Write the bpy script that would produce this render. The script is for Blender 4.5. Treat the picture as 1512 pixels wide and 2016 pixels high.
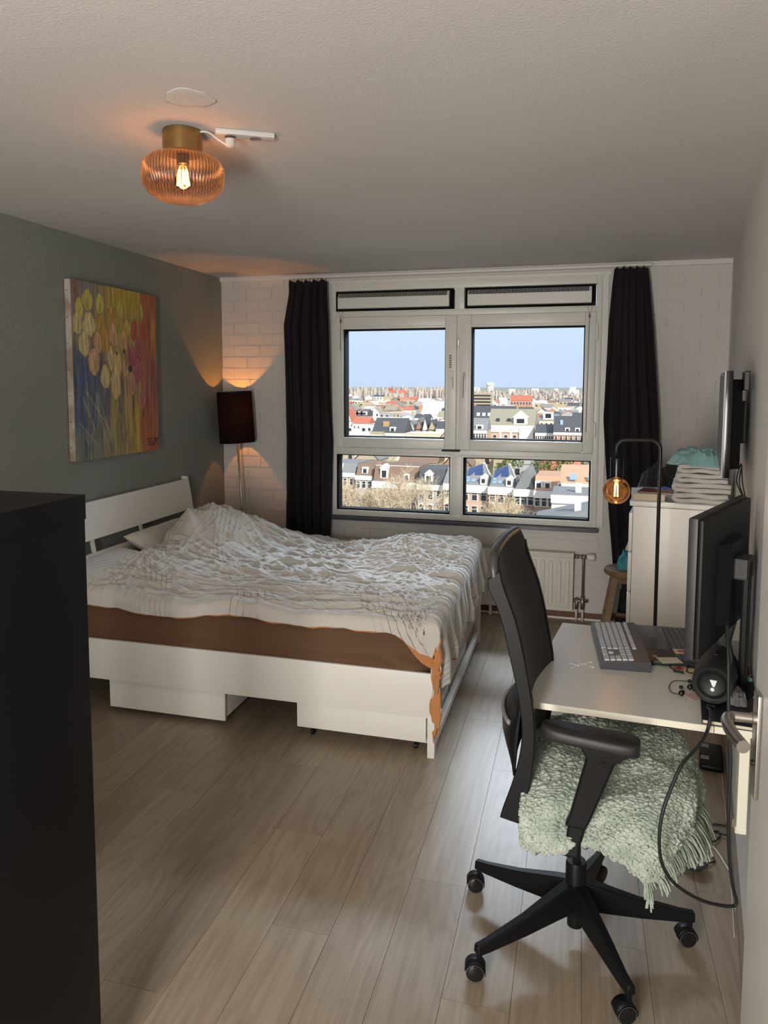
import bpy, bmesh, math, random
import numpy as np
from mathutils import Vector, Matrix, Quaternion
random.seed(7); RNG = np.random.default_rng(7)
for o in list(bpy.data.objects): bpy.data.objects.remove(o)
SC = bpy.context.scene; COL = SC.collection
PI = math.pi

# ---------------------------------------------------------------- camera
EYE = np.array([0.0, 0.0, 1.7386]); YAW, PIT, ROLL = 0.2600, 0.0844, 0.0026
FPX, CX, CY = 1437.18, 756.0, 878.53
_f = np.array([-math.sin(YAW)*math.cos(PIT), math.cos(YAW)*math.cos(PIT), -math.sin(PIT)])
_r = np.array([math.cos(YAW), math.sin(YAW), 0.0]); _u = np.cross(_r, _f)
_r, _u = _r*math.cos(ROLL)+_u*math.sin(ROLL), -_r*math.sin(ROLL)+_u*math.cos(ROLL)
cd = bpy.data.cameras.new('camera'); cam = bpy.data.objects.new('camera', cd); COL.objects.link(cam)
M = Matrix(((_r[0], _u[0], -_f[0], EYE[0]), (_r[1], _u[1], -_f[1], EYE[1]), (_r[2], _u[2], -_f[2], EYE[2]), (0, 0, 0, 1)))
cam.matrix_world = M
cd.sensor_fit = 'VERTICAL'; cd.sensor_height = 36.0; cd.lens = FPX/2016*36.0
cd.shift_x = 0.0; cd.shift_y = -(1008-CY)/2016; cd.clip_start = 0.05; cd.clip_end = 9000
SC.camera = cam

def ray(px, py): return _f + _r*(px-CX)/FPX - _u*(py-CY)/FPX
def atx(px, py, x): d = ray(px, py); return EYE + d*(x/d[0])            # a measured pixel + its real plane -> world point
def aty(px, py, y): d = ray(px, py); return EYE + d*(y/d[1])
def atz(px, py, z): d = ray(px, py); return EYE + d*((z-EYE[2])/d[2])
def atw(px, py, w): return EYE + ray(px, py)*w

# ---------------------------------------------------------------- light and exposure
SC.view_settings.view_transform = 'Standard'; SC.view_settings.look = 'None'
SC.view_settings.exposure = 0.28; SC.view_settings.gamma = 1.0; SC.view_settings.use_curve_mapping = False
SC.display_settings.display_device = 'sRGB'
try:
    SC.cycles.max_bounces = 10; SC.cycles.diffuse_bounces = 6; SC.cycles.glossy_bounces = 4
    SC.cycles.transparent_max_bounces = 12; SC.cycles.use_denoising = True; SC.cycles.caustics_reflective = False
    SC.cycles.sample_clamp_indirect = 4.0
except Exception: pass
wd = bpy.data.worlds.new('sky'); SC.world = wd; wd.use_nodes = True
nt = wd.node_tree; nt.nodes.clear()
out = nt.nodes.new('ShaderNodeOutputWorld'); bg = nt.nodes.new('ShaderNodeBackground')
tc = nt.nodes.new('ShaderNodeTexCoord'); sp = nt.nodes.new('ShaderNodeSeparateXYZ'); rp = nt.nodes.new('ShaderNodeValToRGB')
nt.links.new(tc.outputs['Generated'], sp.inputs[0]); nt.links.new(sp.outputs['Z'], rp.inputs[0])
cr = rp.color_ramp; cr.elements[0].position = 0.0; cr.elements[0].color = (0.53, 0.64, 0.84, 1)
cr.elements[1].position = 0.10; cr.elements[1].color = (0.57, 0.69, 0.90, 1)
e = cr.elements.new(0.35); e.color = (0.74, 0.84, 1.0, 1)
e = cr.elements.new(1.0); e.color = (0.74, 0.84, 1.0, 1)
nt.links.new(rp.outputs[0], bg.inputs[0]); bg.inputs[1].default_value = 1.0
nt.links.new(bg.outputs[0], out.inputs[0])

def lamp(kind, name, loc, power, color, rot=(0, 0, 0), **kw):
    d = bpy.data.lights.new(name, kind); d.energy = power; d.color = color
    for k, v in kw.items(): setattr(d, k, v)
    o = bpy.data.objects.new(name, d); COL.objects.link(o); o.location = loc; o.rotation_euler = rot
    return o
def aim(o, tgt): o.rotation_euler = (Vector(tgt)-Vector(o.location)).to_track_quat('-Z', 'Y').to_euler()
sun = lamp('SUN', 'sun', (0, 0, 60), 4.2, (1.0, 0.93, 0.80), angle=0.01)
sun.rotation_euler = Vector((-0.62, 0.86, -0.62)).to_track_quat('-Z', 'Y').to_euler()
# area lamp added out of view above the window, boosting the sky's daylight
day = lamp('AREA', 'daylight_fill', (-0.9, 8.6, 5.2), 2050, (0.76, 0.87, 1.0), shape='RECTANGLE', size=5.0, size_y=3.0)
aim(day, (-0.9, 4.4, 0.9))
# unseen area lamp standing in for light from the hallway behind the camera
hall = lamp('AREA', 'hallway_fill', (-0.75, -1.15, 1.20), 100, (1.0, 0.95, 0.88), shape='RECTANGLE', size=.6, size_y=1.9)
aim(hall, (-0.6, 4.0, 1.35))

# ---------------------------------------------------------------- helpers
OFF = {}
def empty(name, loc):
    o = bpy.data.objects.new(name, None); COL.objects.link(o); o.location = loc; OFF[o] = np.array(loc, float); o.empty_display_size = .1
    return o
def tag(o, label=None, cat=None, group=None, kind=None):
    if label: o['label'] = label
    if cat: o['category'] = cat
    if group: o['group'] = group
    if kind: o['kind'] = kind
    return o
def thing(name, label, cat, loc, group=None): return tag(empty(name, loc), label, cat, group)
def basis(ax):
    ax = np.array(ax, float); ax /= np.linalg.norm(ax)
    t = np.array([0, 0, 1.0]) if abs(ax[2]) < .9 else np.array([1.0, 0, 0])
    a = np.cross(t, ax); a /= np.linalg.norm(a); return a, np.cross(ax, a), ax
def rz(a): c, s = math.cos(a), math.sin(a); return np.array([[c, -s, 0], [s, c, 0], [0, 0, 1.0]])
def catmull(P, n=8, closed=False):
    P = [np.array(p, float) for p in P]; out = []
    N = len(P)
    rng = range(N if closed else N-1)
    for i in rng:
        if closed: p0, p1, p2, p3 = P[i-1], P[i], P[(i+1) % N], P[(i+2) % N]
        else: p0, p1, p2, p3 = P[max(i-1, 0)], P[i], P[i+1], P[min(i+2, N-1)]
        for k in range(n):
            t = k/n; out.append(.5*((2*p1)+(-p0+p2)*t+(2*p0-5*p1+4*p2-p3)*t*t+(-p0+3*p1-3*p2+p3)*t**3))
    if not closed: out.append(P[-1])
    return out
class MB:
    def __init__(s): s.v = []; s.f = []
    def add(s, V, F):
        n = len(s.v); s.v += [tuple(map(float, p)) for p in V]; s.f += [tuple(i+n for i in f) for f in F]; return s
    def hexa(s, P):      # 8 points: bottom ring 0-3, top ring 4-7
        return s.add(P, [(0, 3, 2, 1), (4, 5, 6, 7), (0, 1, 5, 4), (1, 2, 6, 5), (2, 3, 7, 6), (3, 0, 4, 7)])
    def box(s, lo, hi, bev=0, R=None, T=None):
        lo = np.array(lo, float); hi = np.array(hi, float)
        if bev <= 0:
            P = [(x, y, z) for z in (lo[2], hi[2]) for x, y in ((lo[0], lo[1]), (hi[0], lo[1]), (hi[0], hi[1]), (lo[0], hi[1]))]
            P = [np.array(p) for p in P]
            if R is not None: P = [R@p for p in P]
            if T is not None: P = [p+np.array(T) for p in P]
            return s.hexa(P)
        bm = bmesh.new(); bmesh.ops.create_cube(bm, size=1)
        for v in bm.verts: v.co = Vector([(lo[i]+hi[i])/2+v.co[i]*(hi[i]-lo[i]) for i in range(3)])
        bmesh.ops.bevel(bm, geom=list(bm.edges), offset=min(bev, .49*min(hi-lo)), segments=2, profile=.6, affect='EDGES')
        bm.verts.index_update()
        V = [np.array(v.co) for v in bm.verts]
        if R is not None: V = [R@p for p in V]
        if T is not None: V = [p+np.array(T) for p in V]
        s.add(V, [[v.index for v in f.verts] for f in bm.faces]); bm.free(); return s
    def tube(s, P, r, n=10, cap=True):
        P = [np.array(p, float) for p in P]; rs = r if hasattr(r, '__len__') else [r]*len(P)
        V = []; a = None
        for i, p in enumerate(P):
            d = P[min(i+1, len(P)-1)]-P[max(i-1, 0)]; L = np.linalg.norm(d); d = d/L if L > 1e-9 else np.array([0, 0, 1.])
            if a is None: a, b, _ = basis(d)
            else:
                a = a-d*(a@d); a /= max(np.linalg.norm(a), 1e-9); b = np.cross(d, a)
            for k in range(n):
                t = 2*PI*k/n; V.append(p+rs[i]*(a*math.cos(t)+b*math.sin(t)))
        F = []
        for i in range(len(P)-1):
            for k in range(n): F.append((i*n+k, i*n+(k+1) % n, (i+1)*n+(k+1) % n, (i+1)*n+k))
        if cap: F += [tuple(range(n))[::-1], tuple(range((len(P)-1)*n, len(P)*n))]
        return s.add(V, F)
    def lathe(s, prof, n=24, c=(0, 0, 0), ax=(0, 0, 1), fn=None, cap=True):   # prof: (r, h) pairs
        a, b, d = basis(ax); c = np.array(c, float); V = []
        for i, (r, h) in enumerate(prof):
            for k in range(n):
                t = 2*PI*k/n; rr = r*(fn(t, i) if fn else 1); V.append(c+d*h+rr*(a*math.cos(t)+b*math.sin(t)))
        F = []
        for i in range(len(prof)-1):
            for k in range(n): F.append((i*n+k, i*n+(k+1) % n, (i+1)*n+(k+1) % n, (i+1)*n+k))
        if prof[0] == prof[-1]: cap = False
        if cap and prof[0][0] > 1e-6: F.append(tuple(range(n))[::-1])
        if cap and prof[-1][0] > 1e-6: F.append(tuple(range((len(prof)-1)*n, len(prof)*n)))
        return s.add(V, F)
    def prism(s, poly, z0, z1, map3=None):      # ccw polygon in 2-D, swept
        n = len(poly); m = map3 or (lambda x, y, z: (x, y, z))
        V = [m(x, y, z0) for x, y in poly]+[m(x, y, z1) for x, y in poly]
        F = [tuple(range(n))[::-1], tuple(range(n, 2*n))]+[(i, (i+1) % n, n+(i+1) % n, n+i) for i in range(n)]
        return s.add(V, F)
    def grid(s, G):         # G[i][j] -> point
        G = np.asarray(G, float); m, n = G.shape[:2]; off = len(s.v)
        s.v += [tuple(p) for p in G.reshape(-1, 3).tolist()]
        for i in range(m-1):
            a = off+i*n
            s.f += [(a+j, a+j+1, a+n+j+1, a+n+j) for j in range(n-1)]
        return s
    def build(s, name, mt, parent=None, smooth=False, angle=None, recalc=True, **kw):
        me = bpy.data.meshes.new(name); off = np.zeros(3)
        p = parent
        while p is not None: off = off+OFF.get(p, 0); p = p.parent
        V = (np.array(s.v)-off)
        me.from_pydata(V.tolist(), [], s.f); me.update()
        if recalc and len(s.f) < 60000:
            bm = bmesh.new(); bm.from_mesh(me); bmesh.ops.recalc_face_normals(bm, faces=bm.faces); bm.to_mesh(me); bm.free()
        for m_ in (mt if isinstance(mt, (list, tuple)) else [mt]): me.materials.append(m_)
        if smooth or angle:
            me.polygons.foreach_set('use_smooth', [True]*len(me.polygons))
            if angle:
                try: me.set_sharp_from_angle(angle=math.radians(angle))
                except Exception: pass
        o = bpy.data.objects.new(name, me); COL.objects.link(o)
        if parent is not None: o.parent = parent
        OFF[o] = np.zeros(3)
        return tag(o, **kw)
def solid(o, t, off=-1):
    m = o.modifiers.new('thickness', 'SOLIDIFY'); m.thickness = t; m.offset = off; return o
def copyobj(src, parent, loc, rot=None, scale=None):
    c = src.copy(); COL.objects.link(c); c.parent = parent; c.location = loc
    if rot is not None: c.rotation_euler = rot
    if scale is not None: c.scale = scale
    OFF[c] = np.zeros(3); return c

# numpy gradient noise
_perm = RNG.permutation(512); _perm = np.concatenate([_perm, _perm, _perm]) % 512
_ang = RNG.random(512)*2*PI; _g2 = np.stack([np.cos(_ang), np.sin(_ang)], -1)
def pn(x, y, seed=0):
    x = np.asarray(x, float)+seed*17.31; y = np.asarray(y, float)+seed*9.17
    xi = np.floor(x).astype(int); yi = np.floor(y).astype(int); fx = x-xi; fy = y-yi
    def g(ix, iy, dx, dy):
        h = _perm[(_perm[ix & 511]+iy) & 511]; gg = _g2[h]; return gg[..., 0]*dx+gg[..., 1]*dy
    sx = fx*fx*fx*(fx*(fx*6-15)+10); sy = fy*fy*fy*(fy*(fy*6-15)+10)
    a = g(xi, yi, fx, fy)*(1-sx)+g(xi+1, yi, fx-1, fy)*sx
    b = g(xi, yi+1, fx, fy-1)*(1-sx)+g(xi+1, yi+1, fx-1, fy-1)*sx
    return (a*(1-sy)+b*sy)*1.4
def ridge(x, y, seed=0, p=2.0): return (1-np.clip(np.abs(pn(x, y, seed))*1.6, 0, 1))**p
def sstep(a, b, x): t = np.clip((np.asarray(x, float)-a)/(b-a), 0, 1); return t*t*(3-2*t)

# materials
def mat(name, col, rough=.6, metal=0, bump=None, var=None, spec=.5, coat=0, emis=None, alpha=None, sheen=0, coord='Object'):
    m = bpy.data.materials.new(name); m.use_nodes = True; n = m.node_tree; b = n.nodes['Principled BSDF']
    b.inputs['Base Color'].default_value = (*col, 1); b.inputs['Roughness'].default_value = rough; b.inputs['Metallic'].default_value = metal
    b.inputs['Specular IOR Level'].default_value = spec; b.inputs['Coat Weight'].default_value = coat; b.inputs['Sheen Weight'].default_value = sheen
    if emis: b.inputs['Emission Color'].default_value = (*emis[0], 1); b.inputs['Emission Strength'].default_value = emis[1]
    if bump or var:
        tc = n.nodes.new('ShaderNodeTexCoord')
    if var:           # (scale, second colour, detail, sharpness)
        t = n.nodes.new('ShaderNodeTexNoise'); t.inputs['Scale'].default_value = var[0]; t.inputs['Detail'].default_value = var[2] if len(var) > 2 else 4
        n.links.new(tc.outputs[coord], t.inputs['Vector'])
        r = n.nodes.new('ShaderNodeValToRGB'); w = var[3] if len(var) > 3 else .15
        r.color_ramp.elements[0].position = .5-w; r.color_ramp.elements[0].color = (*col, 1)
        r.color_ramp.elements[1].position = .5+w; r.color_ramp.elements[1].color = (*var[1], 1)
        n.links.new(t.outputs['Fac'], r.inputs[0]); n.links.new(r.outputs[0], b.inputs['Base Color'])
    if bump:
        t = n.nodes.new('ShaderNodeTexNoise'); t.inputs['Scale'].default_value = bump[0]; t.inputs['Detail'].default_value = 5
        n.links.new(tc.outputs[coord], t.inputs['Vector'])
        bp = n.nodes.new('ShaderNodeBump'); bp.inputs['Strength'].default_value = bump[1]; bp.inputs['Distance'].default_value = bump[2] if len(bump) > 2 else .01
        n.links.new(t.outputs['Fac'], bp.inputs['Height']); n.links.new(bp.outputs[0], b.inputs['Normal'])
    return m
def clear_mat(name, tint=(1, 1, 1), rough=.0, refl=.08, haze=0.0, hazecol=(1, 1, 1), ribs=0):
    m = bpy.data.materials.new(name); m.use_nodes = True; n = m.node_tree; n.nodes.clear()
    o = n.nodes.new('ShaderNodeOutputMaterial'); tr = n.nodes.new('ShaderNodeBsdfTransparent'); tr.inputs[0].default_value = (*tint, 1)
    gl = n.nodes.new('ShaderNodeBsdfGlossy'); gl.inputs['Roughness'].default_value = rough
    lw = n.nodes.new('ShaderNodeFresnel'); lw.inputs[0].default_value = 1.45
    mx = n.nodes.new('ShaderNodeMixShader'); mt_ = n.nodes.new('ShaderNodeMath'); mt_.operation = 'MULTIPLY_ADD'; mt_.inputs[1].default_value = 1.0; mt_.inputs[2].default_value = refl-.04
    mt_.use_clamp = True
    n.links.new(lw.outputs[0], mt_.inputs[0]); n.links.new(mt_.outputs[0], mx.inputs[0]); n.links.new(gl.outputs[0], mx.inputs[2])
    src = tr.outputs[0]
    if haze > 0:
        ts = n.nodes.new('ShaderNodeBsdfTranslucent'); ts.inputs[0].default_value = (*hazecol, 1)
        m2 = n.nodes.new('ShaderNodeMixShader'); m2.inputs[0].default_value = haze
        n.links.new(tr.outputs[0], m2.inputs[1]); n.links.new(ts.outputs[0], m2.inputs[2]); src = m2.outputs[0]
    if ribs:            # rib shading painted in: tint and haze darkened along each groove
        tc = n.nodes.new('ShaderNodeTexCoord'); sx = n.nodes.new('ShaderNodeSeparateXYZ'); n.links.new(tc.outputs['Object'], sx.inputs[0])
        at2 = n.nodes.new('ShaderNodeMath'); at2.operation = 'ARCTAN2'; n.links.new(sx.outputs[1], at2.inputs[0]); n.links.new(sx.outputs[0], at2.inputs[1])
        ml = n.nodes.new('ShaderNodeMath'); ml.operation = 'MULTIPLY'; ml.inputs[1].default_value = ribs; n.links.new(at2.outputs[0], ml.inputs[0])
        cs = n.nodes.new('ShaderNodeMath'); cs.operation = 'COSINE'; n.links.new(ml.outputs[0], cs.inputs[0])
        rp = n.nodes.new('ShaderNodeMapRange'); rp.inputs['From Min'].default_value = -1; rp.inputs['To Min'].default_value = .45; rp.inputs['To Max'].default_value = 1.15; n.links.new(cs.outputs[0], rp.inputs['Value'])
        vm = n.nodes.new('ShaderNodeVectorMath'); vm.operation = 'SCALE'; vm.inputs[0].default_value = tint; n.links.new(rp.outputs[0], vm.inputs['Scale']); n.links.new(vm.outputs[0], tr.inputs[0])
        v2 = n.nodes.new('ShaderNodeVectorMath'); v2.operation = 'SCALE'; v2.inputs[0].default_value = hazecol; n.links.new(rp.outputs[0], v2.inputs['Scale']); n.links.new(v2.outputs[0], ts.inputs[0])
    n.links.new(src, mx.inputs[1]); n.links.new(mx.outputs[0], o.inputs[0]); return m
def glow_mat(name, col, s):
    m = bpy.data.materials.new(name); m.use_nodes = True; n = m.node_tree; n.nodes.clear()
    o = n.nodes.new('ShaderNodeOutputMaterial'); e = n.nodes.new('ShaderNodeEmission'); e.inputs[0].default_value = (*col, 1); e.inputs[1].default_value = s
    n.links.new(e.outputs[0], o.inputs[0]); return m
white_paint = mat('white paint', (.72, .71, .69), .75, bump=(60, .25, .004))
white_frame = mat('white window frame', (.74, .74, .70), .35)
white_foil = mat('white furniture foil', (.80, .79, .74), .38, bump=(14, .04, .002))
black_plastic = mat('black plastic', (.006, .006, .007), .45, spec=.22)
black_gloss = mat('black gloss', (.008, .008, .009), .18)
black_rubber = mat('black rubber cable', (.01, .01, .01), .55)
black_metal = mat('black metal', (.012, .012, .012), .35, .3)
steel = mat('brushed steel', (.55, .53, .50), .32, 1)
glass = clear_mat('window glass', (.97, .98, .98), 0, .002)
# ================================================================ ROOM SHELL
YW = 5.51; XL = -2.846; H = 2.60; XR = 0.995; TW = math.tan(math.radians(8.3)); YF = -1.35
def xr(y): return XR-(YW-y)*.1455
Y1 = 1.70      # the right wall steps back here, at the door's recess
gm = mat('grey green plaster', (.225, .243, .22), .85, bump=(45, .55, .006), var=(1.6, (.24, .258, .232), 3))
# floor: laminate planks
fm = bpy.data.materials.new('laminate plank'); fm.use_nodes = True; n = fm.node_tree; b = n.nodes['Principled BSDF']
tc = n.nodes.new('ShaderNodeTexCoord'); oi = n.nodes.new('ShaderNodeObjectInfo'); mp = n.nodes.new('ShaderNodeMapping'); mp.inputs['Scale'].default_value = (5.2, .75, 1)
cm = n.nodes.new('ShaderNodeVectorMath'); cm.operation = 'SCALE'; cv = n.nodes.new('ShaderNodeCombineXYZ')
for k in range(3): n.links.new(oi.outputs['Random'], cv.inputs[k])
cm.inputs['Scale'].default_value = 37.0; n.links.new(cv.outputs[0], cm.inputs[0])
ad = n.nodes.new('ShaderNodeVectorMath'); n.links.new(tc.outputs['Object'], ad.inputs[0]); n.links.new(cm.outputs[0], ad.inputs[1]); n.links.new(ad.outputs[0], mp.inputs[0])
n1 = n.nodes.new('ShaderNodeTexNoise'); n1.inputs['Scale'].default_value = .9; n1.inputs['Detail'].default_value = 2; n1.inputs['Distortion'].default_value = .4
n.links.new(mp.outputs[0], n1.inputs['Vector'])
wm = n.nodes.new('ShaderNodeMath'); wm.operation = 'MULTIPLY'; wm.inputs[1].default_value = 13; n.links.new(n1.outputs['Fac'], wm.inputs[0])
fr = n.nodes.new('ShaderNodeMath'); fr.operation = 'PINGPONG'; fr.inputs[1].default_value = .5; n.links.new(wm.outputs[0], fr.inputs[0])
n2 = n.nodes.new('ShaderNodeTexNoise'); n2.inputs['Scale'].default_value = 1; n2.inputs['Detail'].default_value = 6
mp2 = n.nodes.new('ShaderNodeMapping'); mp2.inputs['Scale'].default_value = (90, 3.5, 1); n.links.new(ad.outputs[0], mp2.inputs[0]); n.links.new(mp2.outputs[0], n2.inputs['Vector'])
r1 = n.nodes.new('ShaderNodeValToRGB'); r1.color_ramp.elements[0].color = (.285, .225, .162, 1); r1.color_ramp.elements[1].color = (.325, .262, .192, 1); r1.color_ramp.elements[1].position = .35
n.links.new(fr.outputs[0], r1.inputs[0])
r2 = n.nodes.new('ShaderNodeValToRGB'); r2.color_ramp.elements[0].position = .3; r2.color_ramp.elements[0].color = (.84, .83, .81, 1); r2.color_ramp.elements[1].position = .7; r2.color_ramp.elements[1].color = (1.08, 1.08, 1.08, 1)
n.links.new(n2.outputs['Fac'], r2.inputs[0])
r3 = n.nodes.new('ShaderNodeMapRange'); r3.inputs['To Min'].default_value = .93; r3.inputs['To Max'].default_value = 1.06; n.links.new(oi.outputs['Random'], r3.inputs['Value'])
m1 = n.nodes.new('ShaderNodeVectorMath'); m1.operation = 'MULTIPLY'; n.links.new(r1.outputs[0], m1.inputs[0]); n.links.new(r2.outputs[0], m1.inputs[1])
m2 = n.nodes.new('ShaderNodeVectorMath'); m2.operation = 'SCALE'; n.links.new(m1.outputs[0], m2.inputs[0]); n.links.new(r3.outputs[0], m2.inputs['Scale'])
n.links.new(m2.outputs[0], b.inputs['Base Color']); b.inputs['Roughness'].default_value = .38
bp = n.nodes.new('ShaderNodeBump'); bp.inputs['Strength'].default_value = .12; bp.inputs['Distance'].default_value = .001; n.links.new(n2.outputs['Fac'], bp.inputs['Height']); n.links.new(bp.outputs[0], b.inputs['Normal'])
seam = mat('floor seam', (.15, .115, .08), .7)
fl = MB().box((XL-.1, YF, -.12), (1.35, YW+.1, -.009)).build('floor', seam, kind='structure')
PW, PL = .193, 1.285
pmesh = MB().box((.0006, .0006, -.009), (PW-.0006, PL-.0006, 0)).build('plank', fm, fl)
k = 0; x = XL; i = 0
plist = []
while x < 1.3:
    y = -.9-((i*.37) % 1)*PL
    while y < YW:
        if y+PL > .6: plist.append((x, y))
        y += PL
    x += PW; i += 1
for k, (x, y) in enumerate(plist):
    yy = y; sc = 1.0
    if y+PL > YW: sc = (YW-y)/PL
    if k == 0: pmesh.location = (x, y, 0); pmesh.scale = (1, sc, 1)
    else: copyobj(pmesh, fl, (x, y, 0), scale=(1, sc, 1))
# ceiling with stippled plaster, old rosette patch is a thing further down
cmat = mat('stippled ceiling plaster', (.60, .58, .555), .9, bump=(120, .35, .005), var=(1.2, (.63, .61, .585), 4))
MB().box((XL-.1, YF, H), (1.35, YW+.1, H+.15)).build('ceiling', cmat, kind='structure')
MB().box((XL-.15, YF, -.1), (XL, YW+.1, H+.01)).build('wall_left', gm, kind='structure')
W_ = MB(); P = [(xr(Y1), Y1), (1.40, Y1), (1.40, YW+.1), (xr(YW+.1), YW+.1)]
W_.prism(P, -.1, H+.01).build('wall_right', mat('white wall plaster', (.68, .665, .64), .85, bump=(50, .3, .004)), kind='structure')
MB().box((1.25, YF, -.1), (1.40, Y1, H+.01)).build('wall_hall_side', white_paint, kind='structure')
MB().box((XL-.1, YF-.12, -.1), (1.4, YF, H+.01)).build('wall_front', white_paint, kind='structure')
# skirting along the window wall and the right wall
wood_sk = mat('brown wooden skirting', (.16, .065, .03), .55, bump=(30, .1, .003), var=(12, (.11, .045, .022), 5))
MB().box((XL, YW-.014, 0), (XR-.02, YW, .052), .003).build('baseboard_back', wood_sk, kind='structure')
MB().box((XL, YW-.022, 0), (XR-.02, YW-.015, .014)).build('trim_1', white_paint, kind='structure')
m_ = MB(); m_.prism([(xr(Y1)-.014, Y1), (xr(Y1), Y1), (xr(YW-.03), YW-.03), (xr(YW-.03)-.014, YW-.03)], 0, .05).build('baseboard_right', mat('grey brown skirting', (.22, .17, .14), .6), kind='structure')
# window wall : slab with opening
WX0, WX1, WZ0, WZ1 = -1.885, .146, .70, 2.52
wb = MB()
wb.box((XL-.05, YW, -.1), (WX0, YW+.22, H+.01)); wb.box((WX1, YW, -.1), (XR+.3, YW+.22, H+.01))
wb.box((WX0, YW, -.1), (WX1, YW+.22, WZ0)); wb.box((WX0, YW, WZ1), (WX1, YW+.22, H+.01))
brick_paint = mat('painted brick', (.65, .63, .605), .7, bump=(28, .35, .006))
wall_back = wb.build('wall_back', brick_paint, kind='structure')
BH, BL = .0905, .222
bsrc = None; nb = 0
rb = random.Random(3)
def brickrow(x0, x1, z, off):
    global bsrc, nb
    x = x0-off*BL
    while x < x1-.01:
        a = max(x+.0018, x0); c = min(x+BL-.0018, x1); x += BL
        if c-a < .02: continue
        if bsrc is None:
            bsrc = MB().box((0, -.5, 0), (1, .5, 1), .012).build('brick', brick_paint, wall_back); bsrc.name = 'brick'; o = bsrc
        else: o = copyobj(bsrc, wall_back, (0, 0, 0))
        pr = .0045+rb.random()*.0035
        o.location = (a, YW-pr/2, z+.004+rb.random()*.002); o.scale = (c-a, pr, min(BH-.009-rb.random()*.003, H-z-.004)); o.rotation_euler = (rb.uniform(-.016, .010), rb.uniform(-.004, .004), 0); nb += 1
row = 0; z = .062
while z < H-.05:
    off = .5*(row % 2)
    if z > .45: brickrow(XL+.002, -2.16, z, off)                       # beside the lamp
    if z < WZ0-.1:
        if z > .46 or False: brickrow(WX0-.02, WX1+.02, z, off)
        else: brickrow(-.20, .40, z, off)
    elif z > WZ1: pass
    if z > .56: brickrow(.47 if z > .8 else .36, XR-.004, z, off) if z > 1.05 else None
    if z > .6: brickrow(WX1+.05, .30, z, off)
    z += BH; row += 1
# ---------------------------------------------------------------- window
win = tag(empty('window_1', ((WX0+WX1)/2, YW, WZ0)), kind='structure')
FY0, FY1 = YW-.025, YW+.07
def fr_rect(mb, x0, x1, z0, z1, t, y0, y1, tl=None, tr=None, tt=None, tb=None, bev=.004):
    tl = t if tl is None else tl; tr = t if tr is None else tr; tt = t if tt is None else tt; tb = t if tb is None else tb
    mb.box((x0, y0, z0), (x0+tl, y1, z1), bev); mb.box((x1-tr, y0, z0), (x1, y1, z1), bev)
    mb.box((x0+tl, y0, z1-tt), (x1-tr, y1, z1), bev); mb.box((x0+tl, y0, z0), (x1-tr, y1, z0+tb), bev)
of = MB(); fr_rect(of, WX0, WX1, WZ0, WZ1, .045, FY0, FY1, tl=.035, tr=.04, tt=.06, tb=.045)
of.box((WX0+.035, FY0+.0015, 2.26), (WX1-.04, FY1-.001, 2.305), .003)                 # head transom under the vents
of.box((WX0+.035, FY0+.0015, 1.187), (WX1-.04, FY1-.001, 1.243), .003)                # transom
of.box((-.925, FY0+.003, .735), (-.845, FY1-.003, 1.2), .003)                        # mullion low
of.box((-.895, FY0+.004, 1.23), (-.872, FY1, 2.27), .003)                  # mullion mid
of.box((-.915, FY0+.003, 2.29), (-.843, FY1-.003, 2.475), .003)                       # mullion top
of.build('window_frame', white_frame, win, angle=40)
gasket = mat('black gasket', (.008, .009, .008), .9, spec=.05)
def pane(x0, x1, z0, z1, y):
    g = MB(); fr_rect(g, x0-.004, x1+.004, z0-.004, z1+.004, .011, y-.012, YW+.085, bev=0); g.build('gasket', gasket, win)
    MB().box((x0, y-.003, z0), (x1, y+.003, z1)).build('pane', glass, win)
for (a, c, g0, g1) in ((-1.852, -.893, -1.787, -.979), (-.874, .108, -.783, .034)):
    s_ = MB(); fr_rect(s_, a, c, 1.247, 2.258, .05, YW-.045, YW+.03, tl=g0-a, tr=c-g1, tt=2.258-2.165, tb=1.325-1.247, bev=.006)
    bead = .016
    s_.build('sash', white_frame, win, angle=40)
    bd = MB(); fr_rect(bd, g0-.02, g1+.02, 1.305, 2.185, .018, YW-.05, YW-.035, bev=.002); bd.build('glazing_bead', white_frame, win, angle=40)
    pane(g0, g1, 1.325, 2.165, YW-.005)
for (a, c) in ((-1.845, -.938), (-.833, .094)):
    bd = MB(); fr_rect(bd, a-.02, c+.02, .727, 1.207, .018, YW-.032, YW-.02, bev=.002); bd.build('glazing_bead', white_frame, win, angle=40)
    pane(a, c, .747, 1.187, YW-.003)
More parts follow.
